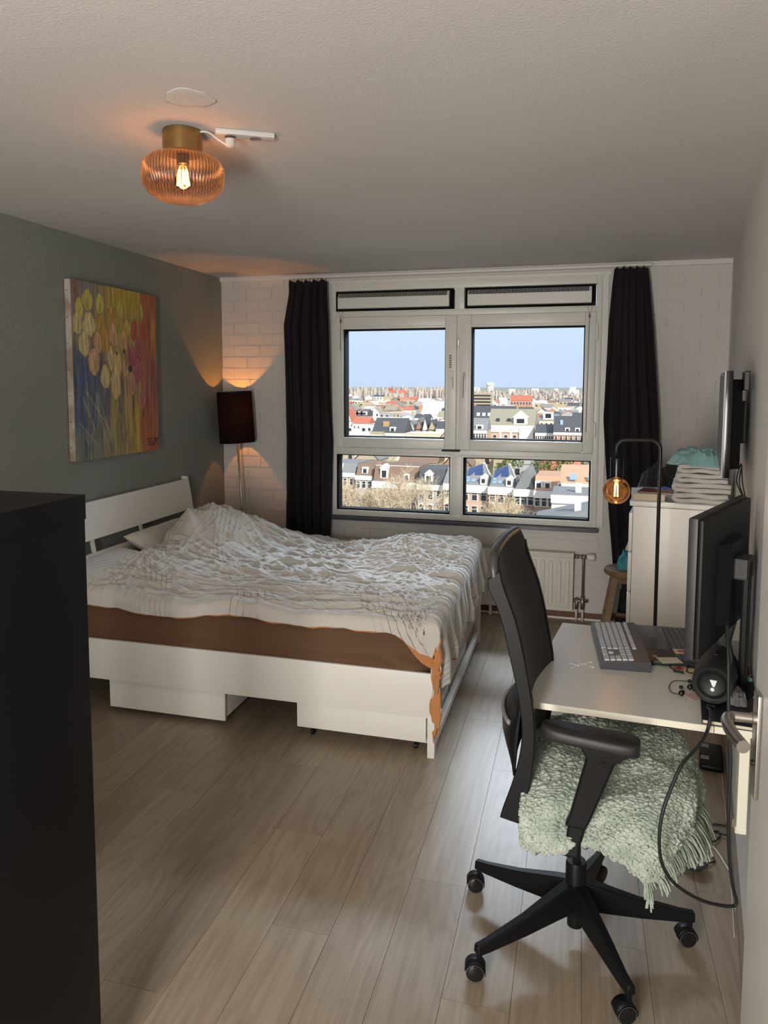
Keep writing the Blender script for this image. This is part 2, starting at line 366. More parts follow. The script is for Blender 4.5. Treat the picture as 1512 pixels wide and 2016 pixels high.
# ventilation grilles over the sashes
for (x0, x1, cordx) in ((-1.848, -.923, -1.80), (-.836, .102, .06)):
    g = MB(); fr_rect(g, x0, x1, 2.307, 2.455, .014, YW-.03, YW+.01, bev=0); g.box((x0, YW-.004, 2.31), (x1, YW+.03, 2.45)); gk = g.build('vent_surround', gasket, win)
    v = MB(); v.prism([(-.055, 2.325), (-.005, 2.32), (-.005, 2.44), (-.03, 2.44), (-.055, 2.405)], x0+.022, x1-.03, lambda p, q, s: (s, YW+p, q)); vb = v.build('vent_body', white_frame, win, angle=30)
    sl = MB(); nx = int((x1-x0-.07)/.0105)
    for i in range(nx):
        xx = x0+.03+i*.0105; sl.add([(xx, YW-.0575, 2.405), (xx+.0065, YW-.0575, 2.405), (xx+.0065, YW-.032, 2.442), (xx, YW-.032, 2.442)], [(0, 1, 2, 3)])
    sl.build('vent_slots', gasket, vb, kind='stuff', recalc=False)
    t = MB(); cx0 = cordx
    t.tube([(cx0-.025, YW-.06, 2.33), (cx0, YW-.062, 2.24), (cx0+.03, YW-.06, 2.33)], .0016, 6); t.tube([(cx0, YW-.062, 2.25), (cx0-.004, YW-.062, 1.40 if cordx > -1 else 2.0)], .0018, 6)
    t.box((cx0-.006, YW-.068, 2.215), (cx0+.006, YW-.056, 2.24)); t.build('pull_cord', mat('grey cord', (.12, .11, .10), .6), win)
# handles, hinges, latch
metal_w = mat('white enamel hardware', (.75, .74, .70), .3)
hd = MB().box((-.848, YW-.055, 1.70), (-.822, YW-.043, 1.83), .004)
hd.tube([(-.835, YW-.055, 1.815), (-.835, YW-.085, 1.815), (-.838, YW-.092, 1.80), (-.845, YW-.092, 1.64)], .0085, 10); hd.build('window_handle', metal_w, win, angle=40)
hd = MB().box((-.936, YW-.055, 1.70), (-.913, YW-.043, 1.84), .004); hd.box((-.933, YW-.075, 1.72), (-.917, YW-.055, 1.79), .004); hd.build('window_handle', metal_w, win)
sticker = MB().box((-.948, YW-.0465, 1.86), (-.93, YW-.045, 1.96)).build('sticker', mat('pale sticker', (.62, .62, .60), .6), win)
for q in range(5): MB().box((-.946, YW-.0475, 1.866+q*.017), (-.933+.001*(q % 3), YW-.0466, 1.872+q*.017)).build('sticker_print', gasket, sticker)
MB().box((-.949, YW-.0475, 1.952), (-.931, YW-.0466, 1.958)).build('sticker_print', gasket, sticker)
MB().box((-.889, YW-.04, 2.03), (-.875, YW-.022, 2.075), .003).build('latch', steel, win)
MB().box((-1.0, YW-.05, 1.232), (-.86, YW-.02, 1.247), .003).build('stop_block', black_plastic, win)
for zz in (1.36, 2.06):
    MB().box((.108, YW-.05, zz), (.122, YW-.022, zz+.11), .003).build('hinge', metal_w, win)
# inner sill
MB().box((WX0-.01, YW-.07, .668), (WX1+.012, YW+.02, .695), .004).build('window_sill', mat('dark blue grey stone', (.075, .085, .10), .22), kind='structure', parent=win)
# wooden lining / trim boards over window
MB().box((XL, YW-.03, 2.565), (XR, YW, H), .003).build('trim_2', white_paint, kind='structure')
MB().box((WX0-.02, YW-.018, 2.52), (WX1+.06, YW, 2.545), .003).build('trim_3', white_frame, kind='structure')
MB().box((WX1, YW-.014, .70), (WX1+.045, YW, 2.55), .003).build('trim_4', white_frame, kind='structure')
# ================================================================ BED
bed = thing('bed', 'white foil bed with slanted headboard against the grey green wall', 'bed', (-1.7, 4.05, 0))
BX1, BX0, BY0, BY1 = -.612, -2.70, 3.22, 4.86
edge_m = mat('greige edge band', (.42, .36, .31), .5)
def bpart(nm, lo, hi, mt=white_foil, par=bed, bev=.002): return MB().box(lo, hi, bev).build(nm, mt, par, angle=40)
bpart('side_rail', (BX0, BY0, .19), (BX1-.006, BY0+.018, .405))
bpart('side_rail', (BX0, BY1-.018, .19), (BX1-.006, BY1, .405))
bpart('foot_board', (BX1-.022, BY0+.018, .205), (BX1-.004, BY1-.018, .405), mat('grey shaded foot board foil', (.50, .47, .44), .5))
for yy in (BY0-.002, BY1-.043): bpart('foot_leg', (BX1-.032, yy, 0), (BX1+.002, yy+.045, .205 if yy < 4 else .405))
for yy in (BY0+.02, BY1-.06): bpart('head_leg', (BX0, yy, 0), (BX0+.04, yy+.045, .42))
bpart('foot_stretcher', (BX1-.030, BY0+.043, .035), (BX1-.002, BY1-.043, .075))
bpart('mid_beam', (BX0+.02, 4.02, .22), (BX1-.03, 4.06, .30))
for i in range(14):
    xx = BX0+.06+i*.148; bpart('slat', (xx, BY0+.02, .30), (xx+.06, BY1-.02, .315), mat('slat birch', (.55, .45, .32), .6) if i == 0 else bpy.data.materials['slat birch'], bev=0)
# headboard leaning back
hbR = lambda z: -2.69-(z-.35)*.165
def slab(nm, z0, z1, y0=3.20, y1=4.83, t=.020, mt=white_foil):
    P = [(hbR(z0), z0), (hbR(z0)-t, z0), (hbR(z1)-t, z1), (hbR(z1), z1)]
    return MB().prism(P, y0, y1, lambda p, q, s: (p, s, q)).build(nm, mt, bed, angle=30)
slab('headboard_panel', .815, 1.035); slab('headboard_panel', .45, .735)
for yy in (3.70, 4.20): slab('headboard_strut', .40, 1.0, yy, yy+.022, t=.016).location.x -= .021
slab('headboard_post', .30, 1.055, 4.83, 4.857, t=.042); slab('headboard_post', .30, 1.055, 3.17, 3.20, t=.042)
# storage drawers under the bed
def bed_drawer(x0, x1, y0, z0, z1, lab):
    t = thing('storage_drawer', lab, 'drawer', ((x0+x1)/2, y0+.3, 0), 'storage drawers under the bed')
    p = lambda nm, lo, hi, b_=.002: MB().box(lo, hi, b_).build(nm, white_foil, t, angle=40)
    p('front_panel', (x0, y0, z0), (x1, y0+.016, z1)); p('side_panel', (x0+.004, y0+.016, z0+.01), (x0+.02, y0+.62, z1-.02)); p('side_panel', (x1-.02, y0+.016, z0+.01), (x1-.004, y0+.62, z1-.02))
    p('back_panel', (x0+.02, y0+.604, z0+.01), (x1-.02, y0+.62, z1-.02)); p('bottom_panel', (x0+.02, y0+.016, z0+.012), (x1-.02, y0+.604, z0+.02))
    for cx in (x0+.06, x1-.06):
        for cy in (y0+.06, y0+.56): MB().lathe([(.015, -.008), (.015, .008)], 12, (cx, cy, .0155), (1, 0, 0)).build('caster', black_plastic, t)
bed_drawer(-2.372, -1.70, 3.258, .028, .178, 'pulled-out low white drawer under the head half of the bed')
bed_drawer(-1.300, -.655, 3.238, .062, .188, 'low white drawer flush under the foot half of the bed')
# drawer pair seen through the foot end
for (y0, y1, lab) in ((3.30, 3.86, 'white storage drawer inside the foot end, nearer one'), (3.90, 4.50, 'white storage drawer inside the foot end, one nearer the window')):
    t = thing('storage_drawer', lab, 'drawer', (BX1-.06, (y0+y1)/2, 0), 'drawers behind the foot end')
    MB().box((BX1-.058, y0, .03), (BX1-.042, y1, .198), .002).build('front_panel', white_foil, t); MB().box((BX1-.30, y0+.01, .03), (BX1-.058, y1-.01, .15), .002).build('drawer_box', white_foil, t)
# mattress with brown fitted sheet
sheet_m = mat('brown fitted sheet', (.125, .058, .024), .75, bump=(35, .25, .004), sheen=.2)
G = []
ns = 120; loopn = 140
mx0, mx1, my0, my1, mz0, mz1 = -2.66, -.648, 3.262, 4.83, .318, .600
mb = MB()
nx_, nz_ = 150, 26
def side_pt(u, w):      # u 0..1 along near side, then around the foot corner, w 0..1 bottom->top then onto top
    rr = .07; Lx = mx1-mx0-rr; La = rr*PI/2; Ly = my1-my0-rr; s = u*(Lx+La+Ly)
    if s < Lx: c = np.array([mx0+s, my0]); nn = np.array([0, -1.])
    elif s < Lx+La: a = (s-Lx)/rr; c = np.array([mx1-rr+rr*math.sin(a), my0+rr-rr*math.cos(a)]); nn = np.array([math.sin(a), -math.cos(a)])
    else: c = np.array([mx1, my0+rr+(s-Lx-La)]); nn = np.array([1., 0])
    wr = float(pn(s*5, w*1.2, 3))*.004+float(ridge(s*3+w*2, w*5, 4, 4))*.006*(1+2*max(0, 1-abs(s-Lx)/.5))
    bul = .018*math.sin(PI*min(w/.8, 1))
    if w < .8: z = mz0+(mz1-.04-mz0)*w/.8; ins = -bul-wr
    else: t = (w-.8)/.2*PI/2; z = mz1-.04+.04*math.sin(t); ins = .05*(1-math.cos(t))-wr*.5
    c = c-nn*ins
    return (c[0], c[1], z)
mb.grid([[side_pt(i/nx_, j/nz_) for j in range(nz_+1)] for i in range(nx_+1)])
mb.box((mx0, my0+.03, mz0), (mx1-.03, my1, mz1-.015), .03)
mattress = mb.build('mattress', sheet_m, None, smooth=True); tag(mattress, 'thick mattress in a brown fitted sheet lying in the white bed frame', 'mattress')

# ---- duvet: a cloth laid over the mattress and hanging over the foot end
duv = bpy.data.materials.new('striped linen'); duv.use_nodes = True; n = duv.node_tree; b = n.nodes['Principled BSDF']
b.inputs['Roughness'].default_value = .85; b.inputs['Sheen Weight'].default_value = .25; b.inputs['Specular IOR Level'].default_value = .2
uvn = n.nodes.new('ShaderNodeUVMap'); sx = n.nodes.new('ShaderNodeSeparateXYZ'); n.links.new(uvn.outputs[0], sx.inputs[0])
def stripe(axis, period, width, phase=0, duty=None):
    a = n.nodes.new('ShaderNodeMath'); a.operation = 'ADD'; a.inputs[1].default_value = 50+phase; n.links.new(sx.outputs[axis], a.inputs[0])
    q = n.nodes.new('ShaderNodeMath'); q.operation = 'MODULO'; q.inputs[1].default_value = period; n.links.new(a.outputs[0], q.inputs[0])
    l = n.nodes.new('ShaderNodeMath'); l.operation = 'LESS_THAN'; l.inputs[1].default_value = width; n.links.new(q.outputs[0], l.inputs[0]); return l.outputs[0]
s1 = stripe('X', .035, .0045); s1b = stripe('X', .62, .21, .10)
ms = n.nodes.new('ShaderNodeMath'); ms.operation = 'MULTIPLY'; n.links.new(s1, ms.inputs[0]); n.links.new(s1b, ms.inputs[1])
nz = n.nodes.new('ShaderNodeTexNoise'); nz.inputs['Scale'].default_value = 5; n.links.new(uvn.outputs[0], nz.inputs['Vector'])
mk = n.nodes.new('ShaderNodeMapRange'); mk.inputs['From Min'].default_value = .42; mk.inputs['From Max'].default_value = .55; n.links.new(nz.outputs['Fac'], mk.inputs['Value'])
m2_ = n.nodes.new('ShaderNodeMath'); m2_.operation = 'MULTIPLY'; n.links.new(ms.outputs[0], m2_.inputs[0]); n.links.new(mk.outputs[0], m2_.inputs[1])
mc = n.nodes.new('ShaderNodeMix'); mc.data_type = 'RGBA'; mc.inputs[6].default_value = (.585, .56, .52, 1); mc.inputs[7].default_value = (.33, .25, .20, 1)
n.links.new(m2_.outputs[0], mc.inputs[0]); n.links.new(mc.outputs[2], b.inputs['Base Color'])
tb = n.nodes.new('ShaderNodeTexNoise'); tb.inputs['Scale'].default_value = 60; tb.inputs['Detail'].default_value = 4; n.links.new(uvn.outputs[0], tb.inputs['Vector'])
bp = n.nodes.new('ShaderNodeBump'); bp.inputs['Strength'].default_value = .35; bp.inputs['Distance'].default_value = .004; n.links.new(tb.outputs['Fac'], bp.inputs['Height']); n.links.new(bp.outputs[0], b.inputs['Normal'])
orange = mat('orange lining', (.52, .21, .065), .8, bump=(50, .3, .003), sheen=.2)

NA, NB = 470, 400
a_ = np.linspace(0, 1, NA)[:, None]+np.zeros((NA, NB)); b_ = np.linspace(0, 1, NB)[None, :]+np.zeros((NA, NB))
def duvet_surface(a_, b_, lining=False):
    # cloth coordinates: A along the bed (head -> foot), B across (near -> far)
    headx = -2.50+.02*np.sin(b_*7)-.06*sstep(.35, .0, b_)
    footlen = .30+.16*sstep(.16, .0, b_)-.02*sstep(.3, 1, b_)+.012*np.sin(b_*23)+.01*np.sin(b_*51)
    ax = -.640; A0 = headx; A1 = ax+footlen
    if lining: A1 = A1+.012+.05*sstep(.10, .0, b_)
    A = A0+(A1-A0)*a_
    by = 3.262; nearover = .085+.012*np.sin(A*5)+.006*pn(A*9, 0*A, 5)-.02*sstep(-1.5, -1.0, A)+.12*sstep(-.85, -.60, A)
    if lining: nearover = nearover+.006+.055*sstep(-.80, -.60, A)
    B1 = 4.86; B0 = by-nearover; Bc = B0+(B1-B0)*b_
    # top height
    x = np.minimum(A, ax); y = np.maximum(Bc, by)
    z = .628+.026*sstep(by, by+.35, y)
    z += .012*pn(x*1.6, y*2.0, 1)+.010*pn(x*3.1, y*3.5, 2)
    # pillow mound under the far head end, dip before it, swelling over the foot end
    z += .215*np.exp(-((x+2.42)/.30)**2-((y-4.34)/.30)**2)
    z += .085*np.exp(-((x+2.15)/.33)**2-((y-4.62)/.24)**2)
    z += .045*np.exp(-((x+2.45)/.25)**2-((y-3.62)/.3)**2)
    z += .100*np.exp(-((x+.98)/.26)**2-((y-4.42)/.30)**2)
    z += .040*np.exp(-((x+.72)/.16)**2-((y-4.72)/.16)**2)
    z -= .030*np.exp(-((x+1.55)/.30)**2-((y-4.55)/.25)**2)
    z += .085*np.exp(-((x+2.40+.5*(y-4.15))/.045)**2-((y-4.18)/.085)**2)            # peaked fold
    z -= .055*sstep(4.66, 4.88, y)
    # wrinkles
    wx = x+.05*pn(x*3, y*3, 11); wy = y+.05*pn(x*3, y*3, 12)
    near = sstep(3.85, 3.45, y); foot = sstep(-1.35, -.85, x); mid = 1-near*.7
    def fold_(fu, fv, rot, seed, p=2.2, warp=1.0):
        c_, s_ = math.cos(rot), math.sin(rot); u_ = x*c_+y*s_; v_ = -x*s_+y*c_
        return ridge(u_*fu+.5*warp*pn(u_*2.3, v_*2.3, seed+60), v_*fv+1.1*warp*pn(u_*1.9, v_*1.9, seed+70)+.35*warp*pn(u_*6, v_*6, seed+80), seed, p)
    w = .016*near*fold_(.8, 11, .03, 21, 2.2)+.010*near*fold_(1.6, 24, -.03, 22, 2)
    w += .024*mid*(1-.35*foot)*fold_(1.6, 5.5, .22, 23, 2.2)+.016*mid*fold_(2.2, 8.5, -.35, 24, 2.4)+.012*mid*fold_(3.0, 7.5, .95, 43, 2.6)*(1-.5*foot)
    w += .0075*mid*fold_(4, 15, .1, 25, 2.2)+.005*fold_(7, 26, -.15, 29, 2)+.0025*fold_(14, 40, .3, 30, 2)
    ang = np.arctan2(y-3.30, x+.70)                                              # creases fanning from the foot corner
    rad = np.hypot(y-3.30, x+.70)
    w += .016*foot*np.exp(-rad/1.1)*ridge(ang*8+.8*pn(x*3, y*3, 41), rad*1.2, 26, 2.5)
    w += .012*foot*ridge((wx*.8+wy*.6)*5, (wy*.8-wx*.6)*22, 27, 3)*sstep(3.7, 4.1, y)
    w += .010*np.exp(-((x+2.4)/.35)**2)*ridge(wx*16, wy*5, 28, 3)
    edge = sstep(0, .05, Bc-B0)*.8+.2
    # drops
    ex = np.maximum(A-ax, 0); ey = np.maximum(by-Bc, 0)
    R_ = .05
    def over(e_):        # arc then straight down : returns (outward, down)
        t = np.clip(e_/R_, 0, PI/2); o_ = R_*np.sin(t); d_ = R_*(1-np.cos(t))+np.maximum(e_-R_*PI/2, 0); return o_, d_
    ox, dx = over(ex); oy, dy = over(ey)
    X = np.minimum(A, ax)+ox; Y = np.maximum(Bc, by)-oy
    drop = np.maximum(dx, dy)+.30*np.minimum(dx, dy)
    fold = sstep(.02, .22, dx)
    X += fold*(.020*np.sin(Bc*31+2.5*pn(Bc*4, A*2, 31))+.012*np.sin(Bc*67+1.1)+.006*pn(Bc*40, A*9, 33)+.012)
    X += sstep(.0, .1, dy)*.0
    Y += fold*.012*pn(Bc*8, A*7, 32)
    Y -= sstep(.02, .09, dy)*(.006+.008*np.sin(A*26+1)+.004*np.sin(A*61))
    # corner flap swings outward from the mattress and gathers
    cor = sstep(.03, .22, np.minimum(dx, dy*3.0)); X += cor*.006*np.sin((Bc+A)*25)
    Z = z+w*edge*(1-.55*fold)-drop
    Z = np.where(dx > 0, Z+.0, Z)
    # the cloth narrows as it hangs
    X = X-cor*.03
    Y = np.maximum(Y, 3.2)
    return X, Y, Z, A, Bc
X, Y, Z, A, Bc = duvet_surface(a_, b_)
duvet = MB(); duvet.grid(np.stack([X, Y, Z], -1))
du = duvet.build('duvet', duv, None, smooth=True, recalc=False)
uv = du.data.uv_layers.new(name='UVMap'); li = np.empty(len(du.data.loops), dtype=np.int32); du.data.loops.foreach_get('vertex_index', li)
UU = np.stack([A+.35*pn(A*.9, Bc*.9, 51)+.55*Bc, Bc], -1).reshape(-1, 2); uv.data.foreach_set('uv', UU[li].reshape(-1))
solid(du, .004, -1); tag(du, 'rumpled off-white duvet with thin brown stripes spread over the bed', 'duvet')
L_ = MB(); X, Y, Z, A, Bc = duvet_surface(a_[::2, ::2], b_[::2, ::2], True)
cen = np.stack([X, Y, Z], -1)
gx = np.gradient(cen, axis=0); gy = np.gradient(cen, axis=1); nn = np.cross(gx, gy); nn /= np.linalg.norm(nn, axis=-1, keepdims=True)+1e-9
cen = cen-nn*.010
L_.grid(cen); lin = L_.build('lining', orange, None, smooth=True, recalc=False); lin.parent = du
tag(lin, 'orange lining showing under the hem')
# pillow at the head, striped
def pillow(name, c, R, sx_, sy_, sz_, lab):
    P = []
    for i in range(41):
        row = []
        for j in range(41):
            u = i/20-1; v = j/20-1; r = 1
            th = (max(0, (1-u**4)*(1-v**4)))**.45
            row.append((u, v, th))
        P.append(row)
    P = np.array(P); top = P.copy(); bot = P.copy()
    wr = .06*ridge(P[..., 0]*3+4, P[..., 1]*2, 61)+.05*pn(P[..., 0]*3, P[..., 1]*3, 62)
    cor = (np.abs(P[..., 0])*np.abs(P[..., 1]))**3
    for q, s in ((top, 1), (bot, -1)):
        q[..., 2] = s*(P[..., 2]*(1+wr)); q[..., 0] *= sx_*(.93+.07*cor); q[..., 1] *= sy_*(.93+.07*cor); q[..., 2] *= sz_
    mb = MB(); mb.grid(top@R.T+np.array(c)); mb.grid(bot@R.T+np.array(c))
    o = mb.build(name, duv, None, smooth=True); uv = o.data.uv_layers.new(name='UVMap')
    for l in o.data.loops: v = o.data.vertices[l.vertex_index].co; uv.data[l.index].uv = (v.y*.9+v.z*.8+.62*.3, v.x)
    return tag(o, lab, 'pillow', 'striped pillows at the headboard')
tilt = lambda ang, zr=0: rz(zr)@np.array([[math.cos(ang), 0, math.sin(ang)], [0, 1, 0], [-math.sin(ang), 0, math.cos(ang)]])
pillow('pillow', (-2.585, 4.26, .705), tilt(.50), .17, .33, .055, 'striped beige pillow propped on the headboard behind the duvet peak')
pillow('pillow', (-2.56, 3.62, .665), tilt(.16), .22, .34, .055, 'flat striped beige pillow at the near head end, half under the duvet')

# ================================================================ PAINTING on the left wall
pw, ph = 330, 372
y0p, y1p, z0p, z1p = 3.60, 4.465, 1.288, 2.333
img = np.zeros((ph, pw, 3)); yy, xx = np.mgrid[0:ph, 0:pw]; u = xx/(pw-1); v = yy/(ph-1)      # v down
def mix(a, b, t): return a*(1-t[..., None])+np.array(b)*t[..., None]
c = np.zeros((ph, pw, 3))+np.array([.42, .31, .11])
c = mix(c, (.27, .25, .23), sstep(.40, .12, u+.08*pn(u*5, v*4, 2))*sstep(.42, .2, v))
c = mix(c, (.55, .40, .06), sstep(.30, .5, u+.05*pn(u*3, v*6, 4))*sstep(.24, .06, v))
c = mix(c, (.12, .15, .22), sstep(.46, .16, u+.10*pn(u*7, v*2, 1))*sstep(.26, .42, v)*sstep(1.0, .80, v))
c = mix(c, (.20, .23, .20), sstep(.50, .2, u)*sstep(.76, .92, v)*.9)
c = mix(c, (.52, .31, .15), sstep(.42, .54, u)*sstep(.40, .55, v)*sstep(.84, .70, u)*.85)
c = mix(c, (.55, .38, .06), np.exp(-((u-.70)/.075)**2)*sstep(.58, .8, v))
c = mix(c, (.33, .30, .14), np.exp(-((u-.50)/.10)**2)*sstep(.74, .95, v)*.8)
c = mix(c, (.47, .155, .075), sstep(.765, .80, u+.025*pn(u*2, v*4, 3)))
c = mix(c, (.33, .15, .12), sstep(.76, .84, u)*np.exp(-((v-.55)/.20)**2)*.75)
c = mix(c, (.40, .13, .09), np.exp(-((u-.05)/.03)**2)*sstep(.26, .05, v)*.7)
c = mix(c, (.60, .46, .10), np.exp(-((u-.955)/.022)**2)*np.exp(-((v-.25)/.10)**2)*.8)
c = mix(c, (.14, .15, .12), np.exp(-((u-.63)/.035)**2)*np.exp(-((v-.95)/.05)**2)*.7)
c *= (1+.42*pn(u*42, v*3.0, 5)+.26*pn(u*100, v*8, 6))[..., None]; c += .03*pn(u*26, v*4, 7)[..., None]; c = np.clip(c, .01, 1)
def blob(cx, cy, rx, ry, col, al=.95, ring=None, jag=.22):
    global c
    rx *= 1.12; ry *= 1.12; du = (u-cx)/rx; dv = (v-cy)/ry; wid = 1-.28*sstep(.1, -1, dv)
    d = np.hypot(du/wid, dv)+jag*pn(u*22, v*18, int(cx*100)); m_ = sstep(1.0, .86, d)*al
    col = np.array(col); st = np.clip(pn(u*75, v*9, 8)*1.3+.5, 0, 1)[..., None]
    pet = col*(.80+.55*st)*(1+.18*np.cos(du*5.2))[..., None]; c = c*(1-m_[..., None])+pet*m_[..., None]
    c = mix(c, np.minimum(col*1.45, .9), np.exp(-((np.abs(du)-.55)/.16)**2)*m_*sstep(-.9, -.2, dv)*.55)
    rg = np.array(ring) if ring is not None else col*.5; part = sstep(-.3, .5, np.sin(np.arctan2(dv, du)*1.5+cx*40))
    c = mix(c, rg, np.exp(-((d-.98)/.075)**2)*(.85 if ring is not None and rg[2] > .1 else .45)*part)
    c = mix(c, col*.30, np.exp(-((u-cx-.012*np.sin(dv*2+cx*30))/.0042)**2)*sstep(-.35, .0, dv)*sstep(.95, .6, dv)*.8)
def stem(x0, ya, x1, yb, col, wd=.005, al=.6):
    global c
    t = np.clip((v-ya)/(yb-ya), 0, 1); xc = x0+(x1-x0)*t+.006*np.sin(v*20+x0*40); c = mix(c, col, np.exp(-((u-xc)/wd)**2)*sstep(ya, ya+.02, v)*sstep(yb, yb-.05, v)*al*(.7+.5*np.clip(pn(u*40, v*20, 12)+.4, 0, 1)))
rp_ = random.Random(5)
for i in range(34):
    x0 = .04+.64*rp_.random(); ya = .34+.25*rp_.random(); blue = rp_.random() < (.85 if x0 < .42 else .30)
    stem(x0, ya, x0+rp_.uniform(-.07, .07), ya+rp_.uniform(.2, .48), rp_.choice([(.04, .06, .15), (.06, .10, .19), (.10, .09, .15)]) if blue else rp_.choice([(.20, .20, .06), (.60, .40, .17), (.12, .14, .11), (.55, .44, .12)]), rp_.uniform(.004, .017), .8)
for i in range(16): stem(rp_.uniform(.03, .45), rp_.uniform(.5, .85), rp_.uniform(.03, .45), rp_.uniform(.86, 1), rp_.choice([(.55, .50, .20), (.40, .42, .40), (.45, .28, .22)]), rp_.uniform(.004, .009), .6)
Yw_ = (.58, .49, .12); Yp = (.62, .52, .24); Pk = (.64, .38, .20); Mg = (.42, .11, .13); Rd = (.48, .11, .06); Or = (.52, .29, .06)
for q in [(.17, .10, .055, .055, Yw_), (.30, .11, .048, .055, Yw_), (.08, .155, .038, .06, Yw_), (.055, .235, .045, .06, Yp), (.18, .23, .066, .068, Yp), (.31, .23, .05, .06, Or), (.43, .165, .048, .045, Or), (.53, .12, .035, .045, Yw_),
          (.27, .33, .042, .055, Pk), (.36, .315, .05, .065, Or), (.44, .28, .045, .065, Pk), (.12, .345, .06, .066, Yp), (.41, .41, .034, .07, Yp), (.22, .44, .056, .075, Pk), (.49, .445, .048, .075, (.62, .46, .2)), (.34, .525, .052, .066, Yp),
          (.46, .56, .056, .088, (.62, .46, .22)), (.58, .47, .035, .055, Pk), (.51, .21, .05, .055, (.40, .32, .07)), (.61, .235, .04, .055, (.54, .43, .10)), (.57, .31, .046, .06, (.60, .35, .15)),
          (.70, .24, .042, .066, Rd), (.82, .235, .040, .064, Rd), (.66, .40, .046, .07, Mg), (.76, .35, .045, .068, Mg), (.74, .48, .05, .074, Mg), (.66, .56, .046, .066, (.52, .26, .16)), (.80, .66, .040, .058, (.44, .16, .15)), (.80, .12, .022, .045, (.58, .45, .12))]:
    blob(q[0], q[1], q[2], q[3], q[4], ring=(.32, .05, .12) if q[4] in (Mg, (.52, .26, .16), (.44, .16, .15)) else None)
for (x0, ya, x1, yb) in ((.58, .36, .59, .50), (.66, .63, .665, .78), (.80, .72, .80, .80), (.59, .52, .60, .66), (.73, .56, .73, .72), (.50, .62, .51, .72), (.62, .30, .64, .46)): stem(x0, ya, x1, yb, (.03, .04, .05), .0055, .95)
blob(.64, .475, .024, .022, (.03, .03, .04), .9); blob(.57, .37, .012, .015, (.03, .03, .04), .9); blob(.48, .385, .009, .012, (.05, .03, .03), .9)
def seg(x0, ya, x1, yb, wd=.0056):
    global c
    px_, py_ = x1-x0, (yb-ya)*ph/pw; t = np.clip(((u-x0)*px_+(v-ya)*ph/pw*py_)/(px_**2+py_**2+1e-9), 0, 1)
    d = np.hypot(u-x0-t*px_, (v-ya)*ph/pw-t*py_); c = mix(c, (.035, .02, .03), sstep(wd, wd*.5, d))
for s_ in [(.835, .925, .865, .920), (.850, .922, .853, .968), (.882, .922, .880, .966), (.882, .922, .902, .921), (.881, .943, .899, .942), (.880, .966, .902, .965),      # T E
           (.935, .915, .936, .968), (.935, .945, .918, .950), (.918, .950, .918, .964), (.918, .964, .936, .966), (.945, .915, .943, .925),           # d '
           (.957, .925, .951, .937), (.951, .937, .957, .946), (.957, .946, .965, .935), (.957, .925, .965, .930), (.965, .930, .960, .963),           # 9
           (.973, .928, .993, .926), (.993, .926, .982, .965)]: seg(*s_)                                              # 7
pic = thing('painting', 'unframed oil painting of yellow and pink tulips, signed, above the bed', 'painting', (XL, (y0p+y1p)/2, 1.8))
PX = XL+.046
rot_ = -.0
gp = np.stack([np.zeros((ph, pw))+PX+.0008*pn(u*60, v*40, 9), y0p+(y1p-y0p)*u, z1p-(z1p-z0p)*v], -1)
cv_ = MB(); cv_.grid(gp); cvo = cv_.build('painted_face', None, pic, smooth=True, recalc=False) if False else None
me = MB(); me.grid(gp); pm = bpy.data.materials.new('oil paint'); pm.use_nodes = True; n = pm.node_tree; b = n.nodes['Principled BSDF']; b.inputs['Roughness'].default_value = .55
at = n.nodes.new('ShaderNodeAttribute'); at.attribute_name = 'paint'; n.links.new(at.outputs['Color'], b.inputs['Base Color'])
tn = n.nodes.new('ShaderNodeTexNoise'); tn.inputs['Scale'].default_value = 40; tcn = n.nodes.new('ShaderNodeTexCoord'); mpn = n.nodes.new('ShaderNodeMapping'); mpn.inputs['Scale'].default_value = (1, 4, .6)
n.links.new(tcn.outputs['Object'], mpn.inputs[0]); n.links.new(mpn.outputs[0], tn.inputs['Vector']); bp = n.nodes.new('ShaderNodeBump'); bp.inputs['Strength'].default_value = .4; bp.inputs['Distance'].default_value = .003
n.links.new(tn.outputs['Fac'], bp.inputs['Height']); n.links.new(bp.outputs[0], b.inputs['Normal'])
face = me.build('painted_face', pm, pic, smooth=True, recalc=False)
ca = face.data.color_attributes.new('paint', 'FLOAT_COLOR', 'POINT'); cc = np.concatenate([np.clip(c*.85, 0, 1), np.ones((ph, pw, 1))], -1).reshape(-1).astype(np.float32); ca.data.foreach_set('color', cc)
MB().box((XL+.004, y0p, z0p), (PX-.0015, y1p, z1p), .003).build('canvas_edge', mat('raw canvas edge', (.58, .52, .45), .85, var=(9, (.38, .28, .22), 5, .10)), pic)
for q in range(7): MB().lathe([(.004, 0), (.004, .002)], 8, (XL+.02, y0p-.0015, z0p+.08+q*.15), (0, -1, 0)).build('staple', steel, pic)

